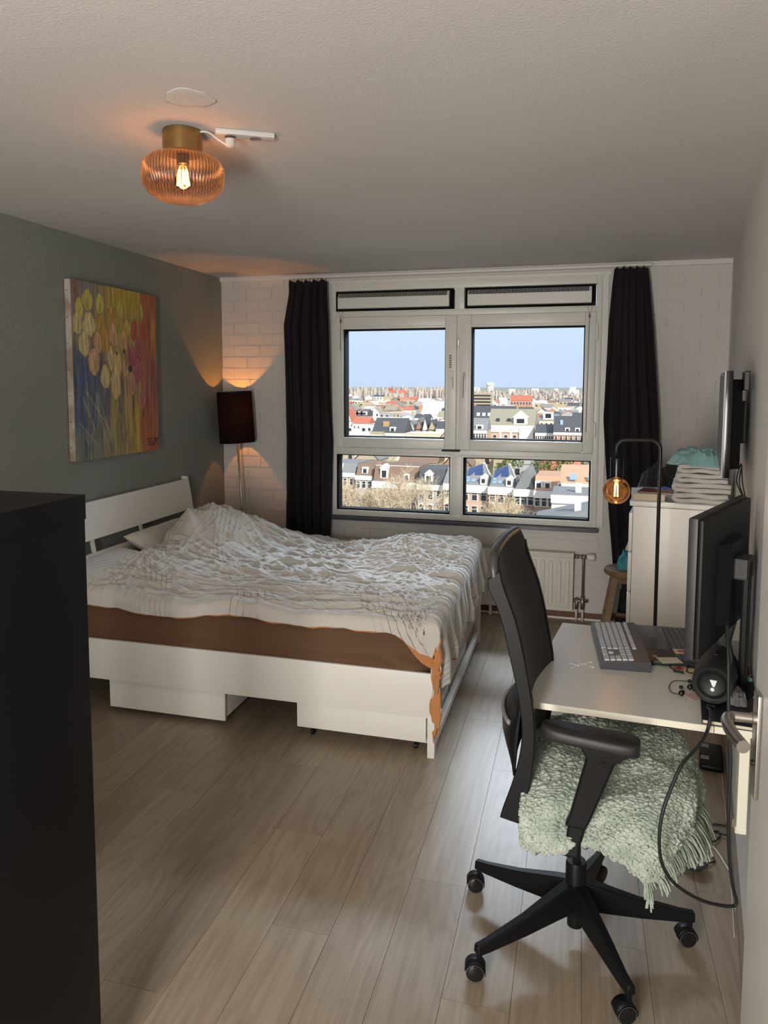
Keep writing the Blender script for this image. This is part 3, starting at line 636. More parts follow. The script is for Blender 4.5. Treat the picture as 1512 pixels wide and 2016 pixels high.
# ================================================================ BLACK SHELVING UNIT (foreground left)
sh = thing('shelving_unit', 'tall black-brown shelving unit standing in the near left corner of the view', 'shelving unit', (-1.85, 1.25, 0))
bb = mat('black brown foil', (.0045, .0045, .006), .5, bump=(30, .05, .002), spec=.22)
kx1, kx0, ky0, ky1, kz = -1.105, -2.60, 1.06, 1.445, 1.482
p = lambda nm, lo, hi: MB().box(lo, hi, .0015).build(nm, bb, sh, angle=40)
p('top_panel', (kx0, ky0, kz-.058), (kx1+.002, ky1+.002, kz)); p('bottom_panel', (kx0, ky0, 0), (kx1, ky1, .055))
p('side_panel', (kx1-.055, ky0, .055), (kx1, ky1, kz-.058)); p('side_panel', (kx0, ky0, .055), (kx0+.055, ky1, kz-.058))
for i in range(1, 4):
    xc = kx0+.055+(kx1-kx0-.11)*i/4; p('divider', (xc-.008, ky0+.004, .055), (xc+.008, ky1-.004, kz-.058))
    zc = .055+(kz-.113)*i/4
    for q in range(4):
        xa = kx0+.055+(kx1-kx0-.11)*q/4+.009; p('shelf', (xa, ky0+.004, zc-.008), (xa+(kx1-kx0-.11)/4-.018, ky1-.004, zc+.008))
# ================================================================ CURTAINS + RAIL
rail = MB().box((-2.30, YW-.075, 2.562), (.47, YW-.050, 2.580), .002).build('curtain_rail', white_frame); tag(rail, 'slim white curtain rail fixed under the ceiling over the window', 'curtain rail')
cur_m = mat('dark aubergine curtain', (.015, .011, .0145), .8, bump=(200, .12, .001), sheen=.04, spec=.2, var=(3, (.018, .014, .017), 2))
def curtain(pts, lab, seed, pleats, ztop):
    # pts: (z, x_left, x_right, yc, amp) top -> bottom
    pts = sorted(pts, reverse=True); zs = np.array([p_[0] for p_ in pts][::-1])
    f = lambda k, z: np.interp(z, zs, [p_[k] for p_ in pts][::-1])
    nu, nv = 260, 90; u = np.linspace(0, 1, nu)[None, :]+np.zeros((nv, nu)); z = np.linspace(pts[0][0], pts[-1][0], nv)[:, None]+np.zeros((nv, nu))
    z = np.where(z > ztop-.05, z-.022*np.abs(np.sin(u*pleats*PI*1.0+seed))*sstep(ztop-.05, ztop, z), z)
    ph_ = u*pleats*2*PI+1.6*pn(u*3, z*.8, seed)+seed
    amp = f(4, z)
    wv = np.sin(ph_)+.35*np.sin(2.1*ph_+z*1.5)+.25*pn(u*14, z*1.1, seed+1)
    X = f(1, z)+(f(2, z)-f(1, z))*(u+.018*np.sin(ph_*1.0+PI/2)); Y = f(3, z)+amp*wv*.6
    mb = MB(); mb.grid(np.stack([X, Y, z], -1)); o = mb.build('curtain', cur_m, None, smooth=True, recalc=False); solid(o, .003, 0)
    for q in range(pleats):
        xx = pts[0][1]+(pts[0][2]-pts[0][1])*(q+.5)/pleats
        MB().tube([(xx, YW-.066, 2.566), (xx, YW-.070, 2.535)], .004, 6).build('hook', white_frame, o)
    return tag(o, lab, 'curtain', 'dark curtains framing the window')
curtain([(2.552, -2.225, -1.90, 5.42, .018), (2.45, -2.22, -1.90, 5.41, .028), (2.2, -2.262, -1.885, 5.40, .045), (1.3, -2.235, -1.860, 5.40, .05), (.9, -2.245, -1.875, 5.40, .045), (.42, -2.26, -1.885, 5.40, .04)], 'dark aubergine curtain hanging between the floor lamp and the window', 2, 5, 2.552)
curtain([(2.565, .218, .437, 5.41, .018), (2.45, .205, .45, 5.40, .028), (2.2, .188, .475, 5.39, .04), (1.5, .168, .53, 5.37, .05), (1.2, .19, .545, 5.36, .05), (.8, .225, .56, 5.35, .04), (.45, .262, .50, 5.33, .03)], 'dark aubergine curtain hanging between the window and the tall chest', 5, 5, 2.565)

# ================================================================ FLOOR LAMP in the corner
lx, ly = -2.60, 5.34
fl_ = thing('floor_lamp', 'floor lamp with a black drum shade glowing in the far left corner', 'lamp', (lx, ly, 0))
shade_m = bpy.data.materials.new('black fabric shade'); shade_m.use_nodes = True; n = shade_m.node_tree; n.nodes.clear()
o_ = n.nodes.new('ShaderNodeOutputMaterial'); d_ = n.nodes.new('ShaderNodeBsdfDiffuse'); d_.inputs[0].default_value = (.012, .009, .009, 1); t_ = n.nodes.new('ShaderNodeBsdfTranslucent'); t_.inputs[0].default_value = (.15, .105, .09, 1)
mx_ = n.nodes.new('ShaderNodeMixShader'); tcn = n.nodes.new('ShaderNodeTexCoord'); mpn = n.nodes.new('ShaderNodeMapping'); mpn.inputs['Scale'].default_value = (220, 220, 160); tn = n.nodes.new('ShaderNodeTexNoise'); tn.inputs['Scale'].default_value = 1
n.links.new(tcn.outputs['Object'], mpn.inputs[0]); n.links.new(mpn.outputs[0], tn.inputs['Vector']); mr = n.nodes.new('ShaderNodeMapRange'); mr.inputs['To Min'].default_value = .05; mr.inputs['To Max'].default_value = .35; n.links.new(tn.outputs['Fac'], mr.inputs['Value'])
n.links.new(mr.outputs[0], mx_.inputs[0]); n.links.new(d_.outputs[0], mx_.inputs[1]); n.links.new(t_.outputs[0], mx_.inputs[2]); n.links.new(mx_.outputs[0], o_.inputs[0])
lean = np.array([.052, 0, -1.0]); lean /= np.linalg.norm(lean)    # the pole leans a little
top = (aty(430, 772, ly)+aty(492, 771, ly))/2; bot = (aty(437, 873, ly)+aty(499, 870, ly))/2; rsh = np.linalg.norm(aty(430, 772, ly)-aty(492, 771, ly))/2
s_ = MB(); aX, bX, dX = basis(bot-top)
hgt = np.linalg.norm(bot-top)
s_.lathe([(rsh, 0), (rsh+.002, hgt), (rsh, hgt), (rsh-.002, 0), (rsh, 0)], 48, top, bot-top); s_.build('shade', shade_m, fl_, angle=40)
MB().lathe([(rsh, -.002), (rsh+.002, -.002), (rsh+.002, .006), (rsh-.001, .006), (rsh, -.002)], 48, top, bot-top).build('shade_rim', black_plastic, fl_)
ringc = top+(bot-top)*.06
sp_ = MB()
for k in range(3): a = k*2*PI/3+.4; sp_.tube([ringc, ringc+.13*(aX*math.cos(a)+bX*math.sin(a))], .0018, 6)
sp_.lathe([(.02, -.004), (.02, .004)], 16, ringc, dX); sp_.build('shade_spider', steel, fl_)
pole_top = top+(bot-top)*.55; foot = aty(480, 1050, ly)*1.0; foot = pole_top+(foot-pole_top)*((pole_top[2]-.02)/(pole_top[2]-foot[2]))
MB().tube([pole_top, foot], .0085, 12).build('pole', steel, fl_, smooth=True)
MB().lathe([(.0, .035), (.02, .032), (.12, .018), (.135, .006), (.135, 0), (0, 0)], 40, (foot[0], ly, 0)).build('base', steel, fl_, angle=30)
hc = top+(bot-top)*.48
MB().lathe([(.017, 0), (.017, .05)], 16, hc+np.array([0, 0, -.05])).build('bulb_socket', black_plastic, fl_)
bulbm = clear_mat('warm bulb glass', (1, .85, .6), 0, .05)
MB().tube([hc+np.array([0, 0, .02]), hc+np.array([0, 0, .055])], .005, 8).build('filament', glow_mat('floor lamp filament', (1.0, .45, .12), 60), fl_)
MB().lathe([(.0, .075), (.018, .068), (.027, .045), (.022, .02), (.013, 0)], 20, hc).build('bulb', bulbm, fl_, smooth=True)
lamp('POINT', 'floor_lamp_light', tuple(hc+np.array([0, 0, .04])), 12.0, (1.0, .38, .055), shadow_soft_size=.012)

# ================================================================ CEILING LAMP
cx, cy_ = -1.332, 2.313
cl = thing('ceiling_lamp', 'ribbed smoky glass ceiling lamp with a brass base, switched on', 'lamp', (cx, cy_, H))
NR_ = 72
brass = mat('brushed brass', (.38, .26, .11), .32, 1)
MB().lathe([(.065, 0), (.067, -.002), (.067, -.074), (.063, -.078), (0, -.078)], 48, (cx, cy_, H)).build('base', brass, cl, angle=30)
g_m = clear_mat('smoky ribbed glass', (.50, .39, .40), .2, .07, .10, (.24, .19, .21), ribs=NR_)
NR = 72; rib = lambda t, i: 1+.030*abs(math.cos(NR/2*t))
prof = [(.060, -.078), (.078, -.081), (.106, -.090), (.126, -.106), (.1345, -.126), (.1352, -.152), (.132, -.178), (.119, -.202), (.096, -.221), (.065, -.234), (.03, -.239), (.0, -.240)]
pf = catmull([(r, h_, 0) for r, h_ in prof], 3); pf = [(max(q[0], 0), q[1]) for q in pf]
MB().lathe(pf, NR*6, (cx, cy_, H), fn=rib, cap=False).build('glass_shade', g_m, cl, smooth=True)
MB().lathe([(.02, -.078), (.02, -.11), (.0, -.112)], 20, (cx, cy_, H)).build('bulb_socket', black_plastic, cl)
MB().lathe([(.012, -.11), (.02, -.13), (.030, -.165), (.024, -.19), (0, -.197)], 20, (cx, cy_, H)).build('bulb', clear_mat('amber bulb glass', (1, .8, .5), 0, .05), cl, smooth=True)
f_ = MB()
for k in range(6):
    a = k*PI/3; f_.tube([(cx+.012*math.cos(a), cy_+.012*math.sin(a), H-.130), (cx+.020*math.cos(a+.3), cy_+.020*math.sin(a+.3), H-.182)], .0034, 6)
f_.build('filament', glow_mat('filament ceiling', (1.0, .50, .13), 70), cl)
lamp('POINT', 'ceiling_lamp_light', (cx, cy_, H-.165), 4.2, (1.0, .50, .20), shadow_soft_size=.035)
# socket strip on the ceiling + old patch
stp = thing('ceiling_socket_strip', 'white two-way socket strip screwed to the ceiling beside the lamp', 'socket strip', (-1.09, 2.375, H))
wp = mat('white socket plastic', (.62, .60, .56), .45)
A0 = np.array([-1.215, 2.325]); A1 = np.array([-1.045, 2.425]); dd = (A1-A0)/np.linalg.norm(A1-A0); nnn = np.array([-dd[1], dd[0]]); Rm = np.array([[dd[0], nnn[0], 0], [dd[1], nnn[1], 0], [0, 0, 1]])
MB().box((0, -.023, -.018), (.20, .023, 0), .006, Rm, (A0[0], A0[1], H)).build('housing', wp, stp, angle=40)
for q in (.05, .135): MB().lathe([(.0, -.0185), (.0185, -.0185), (.0185, -.021), (.016, -.021), (.016, -.0182), (0, -.0182)], 24, (*(A0+dd*q), H)).build('socket', mat('socket well', (.20, .19, .18), .6), stp)
MB().lathe([(.017, -.028), (.018, -.050), (.010, -.056), (0, -.056)], 20, (*(A0+dd*.05), H)).build('plug', wp, stp, angle=40)
crd = MB().tube(catmull([(*(A0+dd*.04), H-.05), (-1.21, 2.33, H-.03), (-1.24, 2.325, H-.008), (-1.268, 2.318, H-.006)], 6), .0035, 8).build('lamp_cord', wp); tag(crd, 'short white cord running along the ceiling from socket strip to lamp', 'cord')
pt = atz(373, 194, H)
t_ = MB().lathe([(.075, .0), (.070, -.0012), (.05, -.002), (.03, -.0012), (0, -.0016)], 36, (pt[0], pt[1], H), fn=lambda t, i: 1+.08*math.sin(3*t+1)+.04*math.sin(7*t)).build('plaster_patch', cmat, smooth=True); tag(t_, 'rough round plaster patch on the ceiling in front of the lamp', 'plaster patch')

# ================================================================ RADIATOR
ra = thing('radiator', 'long white panel radiator under the window behind the bed', 'radiator', (-.94, YW-.06, 0))
rm = mat('cream radiator enamel', (.68, .655, .58), .35)
MB().box((-1.871, 5.425, .085), (-.007, 5.432, .508), .004).build('front_plate', rm, ra, angle=40)
MB().box((-1.868, 5.432, .10), (-.010, 5.475, .495), .01).build('rear_panel', rm, ra, angle=40)
tg = MB().box((-1.873, 5.418, .494), (-.005, 5.482, .512), .004).build('top_grille', rm, ra, angle=40)
for zz in (.092, .486): MB().box((-1.871, 5.419, zz-.012), (-.007, 5.426, zz+.012), .004).build('seam_flange', rm, ra, angle=40)
rsrc = None
for i in range(31):
    xx = -1.835+i*.0595
    if rsrc is None:
        mb = MB(); P = []
        for j in range(25):
            t = 2*PI*j/24; c_ = math.cos(t); s__ = math.sin(t); P.append((.0165*c_, (.148 if s__ >= 0 else -.148)+.0165*s__))
        inn = [(p_[0]*.72, p_[1]*.985) for p_ in P]
        V = [(p_[0], 0, p_[1]) for p_ in P[:-1]]+[(q[0], -.009, q[1]) for q in inn[:-1]]; F = [(k_, (k_+1) % 24, 24+(k_+1) % 24, 24+k_) for k_ in range(24)]+[tuple(range(24, 48))]
        mb.add(V, F); rsrc = mb.build('rib', rm, ra, angle=50); OFF[rsrc] = np.zeros(3); rsrc.location = (xx-(-.94), 5.4255-(YW-.06), .29)
        me_ = rsrc.data
        off = np.array([-.94, YW-.06, 0])
        for v_ in me_.vertices: v_.co = Vector(np.array(v_.co)+off)
    else: copyobj(rsrc, ra, (xx-(-.94), 5.4255-(YW-.06), .29))
pm_ = mat('tarnished pipe metal', (.30, .28, .25), .4, .8)
v_ = MB(); v_.tube([(-.007, 5.45, .485), (.05, 5.45, .485), (.062, 5.45, .47), (.062, 5.45, .16)], .009, 10); v_.build('valve_pipe', pm_, ra, smooth=True)
v_ = MB(); v_.tube([(.0, 5.45, .485), (.03, 5.45, .485)], .014, 10); v_.tube([(.045, 5.45, .485), (.085, 5.45, .485)], .016, 10); v_.build('valve_body', pm_, ra, smooth=True)
MB().lathe([(.016, .085), (.0195, .09), (.024, .10), (.0255, .135), (.022, .142), (0, .143)], 20, (0, 5.45, .485), (1, 0, 0)).build('thermostat_knob', mat('white knob', (.75, .75, .74), .3), ra, angle=40)
v_ = MB(); v_.tube([(-.03, 5.45, .155), (.10, 5.45, .155)], .011, 10); v_.tube([(.02, 5.45, .175), (.02, 5.45, .095)], .013, 10); v_.tube([(.062, 5.45, .19), (.062, 5.45, .095)], .015, 10); v_.tube([(-.007, 5.45, .155), (-.03, 5.45, .155)], .01, 8); v_.build('lower_valve', pm_, ra, smooth=True)
for xx in (.020, .064): MB().tube([(xx, 5.45, .10), (xx, 5.45, .0)], .0085, 10).build('supply_pipe', mat('painted pipe', (.62, .58, .52), .4), ra, smooth=True)
MB().box((-.62, 5.44, 0), (-.60, 5.49, .10), .002).build('foot', rm, ra); MB().box((-1.5, 5.44, 0), (-1.48, 5.49, .10), .002).build('foot', rm, ra)
# ================================================================ WALL DESK
DZ = .81
dk = thing('wall_desk', 'white drop-leaf wall desk on brackets along the right wall', 'desk', (.2, 2.5, 0))
foil2 = mat('white desk foil', (.72, .71, .66), .30, bump=(20, .05, .002)); edge2 = mat('cream edge band', (.74, .72, .60), .45)
a_d = np.array([-.147, 2.122]); b_d = np.array([-.039, 2.880]); c_d = np.array([.378, 2.091]); w1 = np.array([.485, 2.085]); w2 = np.array([.598, 2.84]); c2_d = np.array([.488, 2.845])
e1d = (b_d-a_d)/np.linalg.norm(b_d-a_d)
def slabp(nm, poly, z0, z1, mt): return MB().prism([tuple(p_) for p_ in poly], z0, z1).build(nm, mt, dk)
slabp('leaf', [a_d, c_d, c2_d, b_d], DZ-.019, DZ, foil2)
slabp('leaf_edge', [a_d+(-.0009, -.0012), c_d+(0, -.0012), c_d, a_d], DZ-.0188, DZ-.0002, edge2); slabp('leaf_edge', [a_d+(-.0009, -.0012), a_d, b_d, b_d+(-.0009, 0)], DZ-.0188, DZ-.0002, edge2)
slabp('fixed_shelf', [c_d+(.002, 0), w1, w2, c2_d+(.002, 0)], DZ-.019, DZ, foil2); slabp('shelf_edge', [c_d+(.002, -.0012), w1+(0, -.0012), w1, c_d+(.002, 0)], DZ-.0188, DZ-.0002, edge2)
for (p0, sgn) in ((w1+np.array([-.012, .012]), 1), (w2+np.array([-.03, -.05]), 1)):
    q = p0; mb = MB(); mb.box((-.026, 0, .525), (.0, .035, DZ-.019), .003, None, (q[0], q[1], 0)); mb.box((-.03, -.002, .51), (.0, .037, .53), .003, None, (q[0], q[1], 0)); mb.build('bracket_upright', edge2, dk)
mb = MB(); mb.box((.20, 2.44, DZ-.045), (.46, 2.47, DZ-.02), .003); mb.build('swing_support', edge2, dk)

# ================================================================ OFFICE CHAIR
PH = -math.radians(5.0); CC = np.array([.028, 2.25, 0]); RC = rz(PH)
def cw(x, y, z): return CC+RC@np.array([x, y, z])
ch = thing('office_chair', 'black high-backed office chair with star base pulled up to the wall desk', 'chair', tuple(CC))
yn = 2.03; wv = RC@np.array([0, 1.0, 0])      # width direction
Lp = [(962, 1138), (963, 1158), (978, 1190), (992, 1235), (1003, 1285), (1015, 1340), (1025, 1395), (1028, 1445), (1022, 1490), (1008, 1540), (992, 1583), (985, 1605)]
Rp = [(986, 1122), (992, 1150), (1010, 1200), (1022, 1240), (1033, 1290), (1043, 1345), (1051, 1395), (1054, 1445), (1052, 1490), (1045, 1540), (1032, 1590), (1022, 1618)]
Lw = np.array([aty(px, py, yn) for px, py in Lp]); Rw = np.array([aty(px, py, yn) for px, py in Rp])
Ls = np.array(catmull(Lw, 5)); Rs = np.array(catmull(Rw, 5)); BW = .445
def rib_frame(o0, o1):
    mb = MB(); n_ = len(Ls); V = []
    for i in range(n_):
        for P_ in (Ls[i], Rs[i]):
            for o in (o0, o1): V.append(P_+wv*o)
    F = []
    for i in range(n_-1):
        k_ = 4*i; F += [(k_, k_+2, k_+6, k_+4), (k_+1, k_+5, k_+7, k_+3), (k_, k_+4, k_+5, k_+1), (k_+2, k_+3, k_+7, k_+6)]
    F += [(0, 1, 3, 2), (4*n_-4, 4*n_-2, 4*n_-1, 4*n_-3)]; return mb.add(V, F)
for o0, o1 in ((-.012, .012), (BW-.012, BW+.012)):
    fo = rib_frame(o0, o1).build('back_frame', black_plastic, ch, angle=50); bv = fo.modifiers.new('b', 'BEVEL'); bv.width = .004; bv.segments = 2; bv.limit_method = 'ANGLE'
tc_ = [Ls[0]*.5+Rs[0]*.5+wv*o+np.array([0, 0, z_]) for o, z_ in ((0, -.01), (.004, .018), (.03, .045), (.10, .055), (.22, .060), (.345, .055), (.415, .045), (.441, .018), (BW, -.01))]
tm = [p_+np.array([-.012*math.sin(PI*i/8), 0, 0]) for i, p_ in enumerate(tc_)]
MB().tube(catmull(tm, 6), .0135, 12).build('top_frame', mat('grey edged plastic', (.05, .05, .05), .35), ch, smooth=True)
fab = mat('black woven fabric', (.010, .0095, .010), .8, bump=(260, .4, .002), sheen=.1)
mb = MB(); G = []
for j in range(31):
    t = j/30; row = []
    for i in range(len(Rs)):
        p_ = Rs[i]*.72+Ls[i]*.28+wv*(BW*t); p_ = p_+np.array([-.030*math.sin(PI*t), 0, 0])
        up = .058*(1-abs(2*t-1)**6)*max(0, 1-i/6.0); p_ = p_+np.array([-.01*up, 0, up]); row.append(p_)
    G.append(row)
mb.grid(G); bk = mb.build('backrest', fab, ch, smooth=True, recalc=False); solid(bk, .016, 0)
# lumbar support bulging behind the back
mb = MB(); G = []
for j in range(25):
    t = j/24; o = BW*(.02+.96*t); bul = .075*math.sin(PI*t)**.7
    G.append([Ls[30]*(1-s_)+Ls[44]*s_+wv*o+np.array([-bul*math.sin(PI*(.12+.8*s_)), 0, 0]) for s_ in np.linspace(0, 1, 9)])
mb.grid(G); lb = mb.build('lumbar_support', black_plastic, ch, smooth=True, recalc=False); solid(lb, .006, 0)
mb = MB(); mb.tube([np.array(g[3])+np.array([-.004, 0, .01]) for g in G[2:-2]], .007, 8); mb.build('lumbar_strip', mat('grey plastic strip', (.22, .23, .25), .4), ch, smooth=True)
# seat, mechanism
mb = MB(); mb.box((-.15, -.225, .475), (.29, .215, .535), .03, RC, CC); mb.build('seat', fab, ch, smooth=True)
mb = MB(); mb.box((-.13, -.215, .462), (.27, .205, .477), .006, RC, CC); mb.build('seat_pan', black_plastic, ch)
mb = MB(); mb.box((-.17, -.08, .40), (.12, .08, .462), .012, RC, CC); mb.box((-.20, -.05, .41), (-.12, .05, .50), .012, RC, CC); mb.build('tilt_mechanism', black_plastic, ch)
mb = MB(); mb.lathe([(.0125, .24), (.0125, .40)], 20, CC); mb.build('gas_piston', steel, ch, smooth=True)
mb = MB(); mb.lathe([(.0, .045), (.024, .045), (.024, .11), (.032, .11), (.032, .25), (.029, .257), (.014, .258)], 28, CC); mb.build('column', black_plastic, ch, angle=40)
# armrests
def armrest(ysgn, ztop, name='armrest'):
    y0 = (-.282 if ysgn < 0 else .262)
    e = empty('armrest', tuple(cw(.05, y0, .45))); e.parent = ch; OFF[e] = np.array(cw(.05, y0, .45))-CC; e.location = OFF[e]
    mb = MB(); N_ = 40; outl = []
    for k_ in range(N_):
        t = 2*PI*k_/N_; cx_ = math.copysign(abs(math.cos(t))**.45, math.cos(t))*.128; cy2 = math.copysign(abs(math.sin(t))**.55, math.sin(t))*(.043+.006*math.cos(t)); outl.append((cx_, cy2))
    prof_ = [(.80, 0), (.93, .003), (1.0, .012), (1.0, .022), (.95, .030), (.86, .034)]
    V = []; F = []
    for sc_, dz in prof_:
        for (qx, qy) in outl:
            m_ = .007*(1-sc_)*10
            V.append(cw(.048+qx-math.copysign(min(abs(qx), m_*.13), qx)*(1 if sc_ < 1 else 0)*.5, y0+qy*sc_, ztop-.034+dz-.006*(qx/.128)*(1)))
    for r_ in range(len(prof_)-1):
        for k_ in range(N_): F.append((r_*N_+k_, r_*N_+(k_+1) % N_, (r_+1)*N_+(k_+1) % N_, (r_+1)*N_+k_))
    F += [tuple(range(N_))[::-1], tuple(range((len(prof_)-1)*N_, len(prof_)*N_))]
    mb.add(V, F); mb.build('arm_pad', mat('soft black arm pad', (.014, .014, .015), .5) if 'soft black arm pad' not in bpy.data.materials else bpy.data.materials['soft black arm pad'], e, smooth=True)
    # tapered post leaning forward
    def ring(x, z, w, d): return [cw(x-w, y0-d, z), cw(x+w, y0-d, z), cw(x+w, y0+d, z), cw(x-w, y0+d, z)]
    def post(nm, secs):
        mb = MB(); V = []; F = []
        for s_ in secs: V += ring(*s_)
        for i in range(len(secs)-1):
            for k_ in range(4): F.append((4*i+k_, 4*i+(k_+1) % 4, 4*i+4+(k_+1) % 4, 4*i+4+k_))
        F += [(3, 2, 1, 0), tuple(range(4*len(secs)-4, 4*len(secs)))]
        o = mb.add(V, F).build(nm, black_plastic, e, angle=40); bv = o.modifiers.new('b', 'BEVEL'); bv.width = .008; bv.segments = 3; bv.limit_method = 'ANGLE'; return o
    zt = ztop-.034
    post('post_sleeve', [(.088, zt, .062, .022), (.088, zt-.012, .060, .022), (.078, zt-.035, .038, .019), (.030, zt-.20, .029, .018), (.016, zt-.235, .028, .018)])
    post('post', [(.026, zt-.205, .024, .014), (.010, .49, .022, .014), (.004, .455, .026, .016)])
    s2 = -1 if ysgn < 0 else 1
    mb = MB(); P0 = cw(.004, y0, .462); P1 = cw(.0, s2*.07, .44); mb.tube([P0, P0*.5+P1*.5, P1], .018, 8); mb.build('support_bar', black_plastic, e)
    MB().lathe([(.0, 0), (.010, 0), (.010, .004), (0, .004)], 16, cw(.083, y0-.0185 if ysgn < 0 else y0+.0185, zt-.045), (0, -1 if ysgn < 0 else 1, 0)).build('button', black_gloss, e)
armrest(-1, .812); armrest(1, .775)
# star base
angs = [10+72*k_ for k_ in range(5)]
wheel_m = mat('caster tread', (.02, .02, .02), .5); hubm = mat('caster ring grey', (.16, .16, .16), .35)
tips = [(.375, 2.318), (.112, 2.557), (-.292, 2.389), (-.242, 2.014), (.173, 1.981)]
for k_, (tx, ty) in enumerate(tips):
    d2 = np.array([tx, ty])-CC[:2]; L2 = np.linalg.norm(d2); d2 /= L2; nn2 = np.array([-d2[1], d2[0]])
    def P3(r_, s_, z_): q = CC[:2]+d2*r_+nn2*s_; return (q[0], q[1], z_)
    secs = [(.02, .026, .105, .195), (.08, .024, .100, .178), (.20, .019, .086, .140), (L2-.03, .0155, .078, .112), (L2+.012, .0145, .078, .106)]
    V = []; F = []
    for (r_, s_, z0, z1) in secs: V += [P3(r_, -s_, z0), P3(r_, s_, z0), P3(r_, s_*.72, z1), P3(r_, -s_*.72, z1)]
    for i in range(len(secs)-1):
        for j in range(4): F.append((4*i+j, 4*i+(j+1) % 4, 4*i+4+(j+1) % 4, 4*i+4+j))
    F += [(3, 2, 1, 0), tuple(range(4*len(secs)-4, 4*len(secs)))]
    lg = MB().add(V, F).build('base_leg', black_plastic, ch, angle=40); bv = lg.modifiers.new('b', 'BEVEL'); bv.width = .004; bv.segments = 2; bv.limit_method = 'ANGLE'
    # caster : twin wheels
    cyaw = [.30, .9, .15, .10, .38][k_]; wd = np.array([math.cos(cyaw+PI/2), math.sin(cyaw+PI/2), 0])  # axle direction
    cpos = np.array([tx, ty, .0275]); trail = np.array([math.cos(cyaw), math.sin(cyaw), 0])*-.012
    ca_ = empty('caster', tuple(cpos)); ca_.parent = ch; OFF[ca_] = cpos-CC; ca_.location = OFF[ca_]
    MB().tube([(tx, ty, .045), (tx, ty, .082)], .0075, 12).build('stem', black_plastic, ca_)
    for s_ in (-1, 1):
        mb = MB(); mb.lathe([(.0, s_*.024), (.020, s_*.0245), (.0235, s_*.023), (.0235, s_*.0215), (.0265, s_*.021), (.0275, s_*.018), (.0275, s_*.007), (.024, s_*.006), (0, s_*.006)], 32, cpos+trail, wd); mb.build('wheel', black_gloss, ca_, angle=30)
        MB().lathe([(.0238, s_*.0212), (.0262, s_*.0212), (.0266, s_*.0195), (.0238, s_*.0195)], 32, cpos+trail, wd).build('wheel_ring', hubm, ca_, angle=30)
    mb = MB(); V = []; hood = []
    for t in np.linspace(-.2, PI*.95, 12):
        for s_ in (-.022, .022): hood.append(cpos+trail+wd*s_*.9+np.array([math.cos(cyaw), math.sin(cyaw), 0])*.030*math.cos(t)+np.array([0, 0, 1])*.030*math.sin(t))
    F = [(2*i, 2*i+1, 2*i+3, 2*i+2) for i in range(11)]; ho = MB().add(hood, F).build('hood', black_plastic, ca_, smooth=True, recalc=False); solid(ho, .002, 0)

# ================================================================ KNITTED THROW on the seat
thr = bpy.data.materials.new('sage knitted yarn'); thr.use_nodes = True; n = thr.node_tree; b = n.nodes['Principled BSDF']; b.inputs['Roughness'].default_value = .9; b.inputs['Sheen Weight'].default_value = .4; b.inputs['Specular IOR Level'].default_value = .2
tcn = n.nodes.new('ShaderNodeTexCoord'); vn = n.nodes.new('ShaderNodeTexVoronoi'); vn.inputs['Scale'].default_value = 150; n.links.new(tcn.outputs['UV'], vn.inputs['Vector'])
tn = n.nodes.new('ShaderNodeTexNoise'); tn.inputs['Scale'].default_value = 14; tn.inputs['Detail'].default_value = 6; n.links.new(tcn.outputs['UV'], tn.inputs['Vector'])
rr_ = n.nodes.new('ShaderNodeValToRGB'); rr_.color_ramp.elements[0].position = .35; rr_.color_ramp.elements[0].color = (.30, .36, .30, 1); rr_.color_ramp.elements[1].position = .65; rr_.color_ramp.elements[1].color = (.47, .53, .45, 1)
n.links.new(tn.outputs['Fac'], rr_.inputs[0]); n.links.new(rr_.outputs[0], b.inputs['Base Color'])
bp = n.nodes.new('ShaderNodeBump'); bp.inputs['Strength'].default_value = .8; bp.inputs['Distance'].default_value = .003; bp.invert = True; n.links.new(vn.outputs['Distance'], bp.inputs['Height']); n.links.new(bp.outputs[0], b.inputs['Normal'])
CG = [  # rows far -> near hem, columns back -> front
 [(-.10, 2.54, .565), (.00, 2.56, .585), (.12, 2.56, .60), (.24, 2.56, .60), (.34, 2.54, .57), (.395, 2.53, .50), (.40, 2.52, .43)],
 [(-.105, 2.42, .59), (.00, 2.43, .615), (.12, 2.44, .615), (.25, 2.42, .62), (.345, 2.42, .60), (.405, 2.40, .52), (.41, 2.39, .43)],
 [(-.115, 2.29, .60), (.00, 2.29, .605), (.12, 2.30, .59), (.25, 2.29, .60), (.345, 2.28, .59), (.395, 2.27, .52), (.40, 2.27, .42)],
 [(-.125, 2.15, .60), (-.01, 2.16, .605), (.11, 2.16, .585), (.23, 2.16, .60), (.335, 2.16, .585), (.375, 2.16, .52), (.375, 2.155, .425)],
 [(-.130, 2.035, .585), (-.03, 2.04, .585), (.085, 2.045, .565), (.20, 2.05, .575), (.300, 2.06, .555), (.335, 2.07, .495), (.335, 2.07, .42)],
 [(-.130, 1.975, .53), (-.045, 1.975, .53), (.06, 1.99, .53), (.155, 1.98, .525), (.245, 1.985, .50), (.285, 2.00, .46), (.292, 2.01, .405)],
 [(-.122, 1.958, .463), (-.05, 1.957, .458), (.035, 1.975, .487), (.115, 1.965, .475), (.185, 1.962, .442), (.232, 1.968, .410), (.255, 1.985, .385)]]
CG = np.array(CG)
CG[:, 4:, 0] -= np.array([.012, .035, .045]); CG[:, 6, 2] += .035; CG[:, 5, 2] += .012
def refine(G, n_):
    return np.array([catmull(list(r_), n_) for r_ in G])
S1 = refine(CG, 44); S2 = np.transpose(refine(np.transpose(S1, (1, 0, 2)), 44), (1, 0, 2))
gi, gj = np.mgrid[0:S2.shape[0], 0:S2.shape[1]]; gi = gi/S2.shape[0]; gj = gj/S2.shape[1]
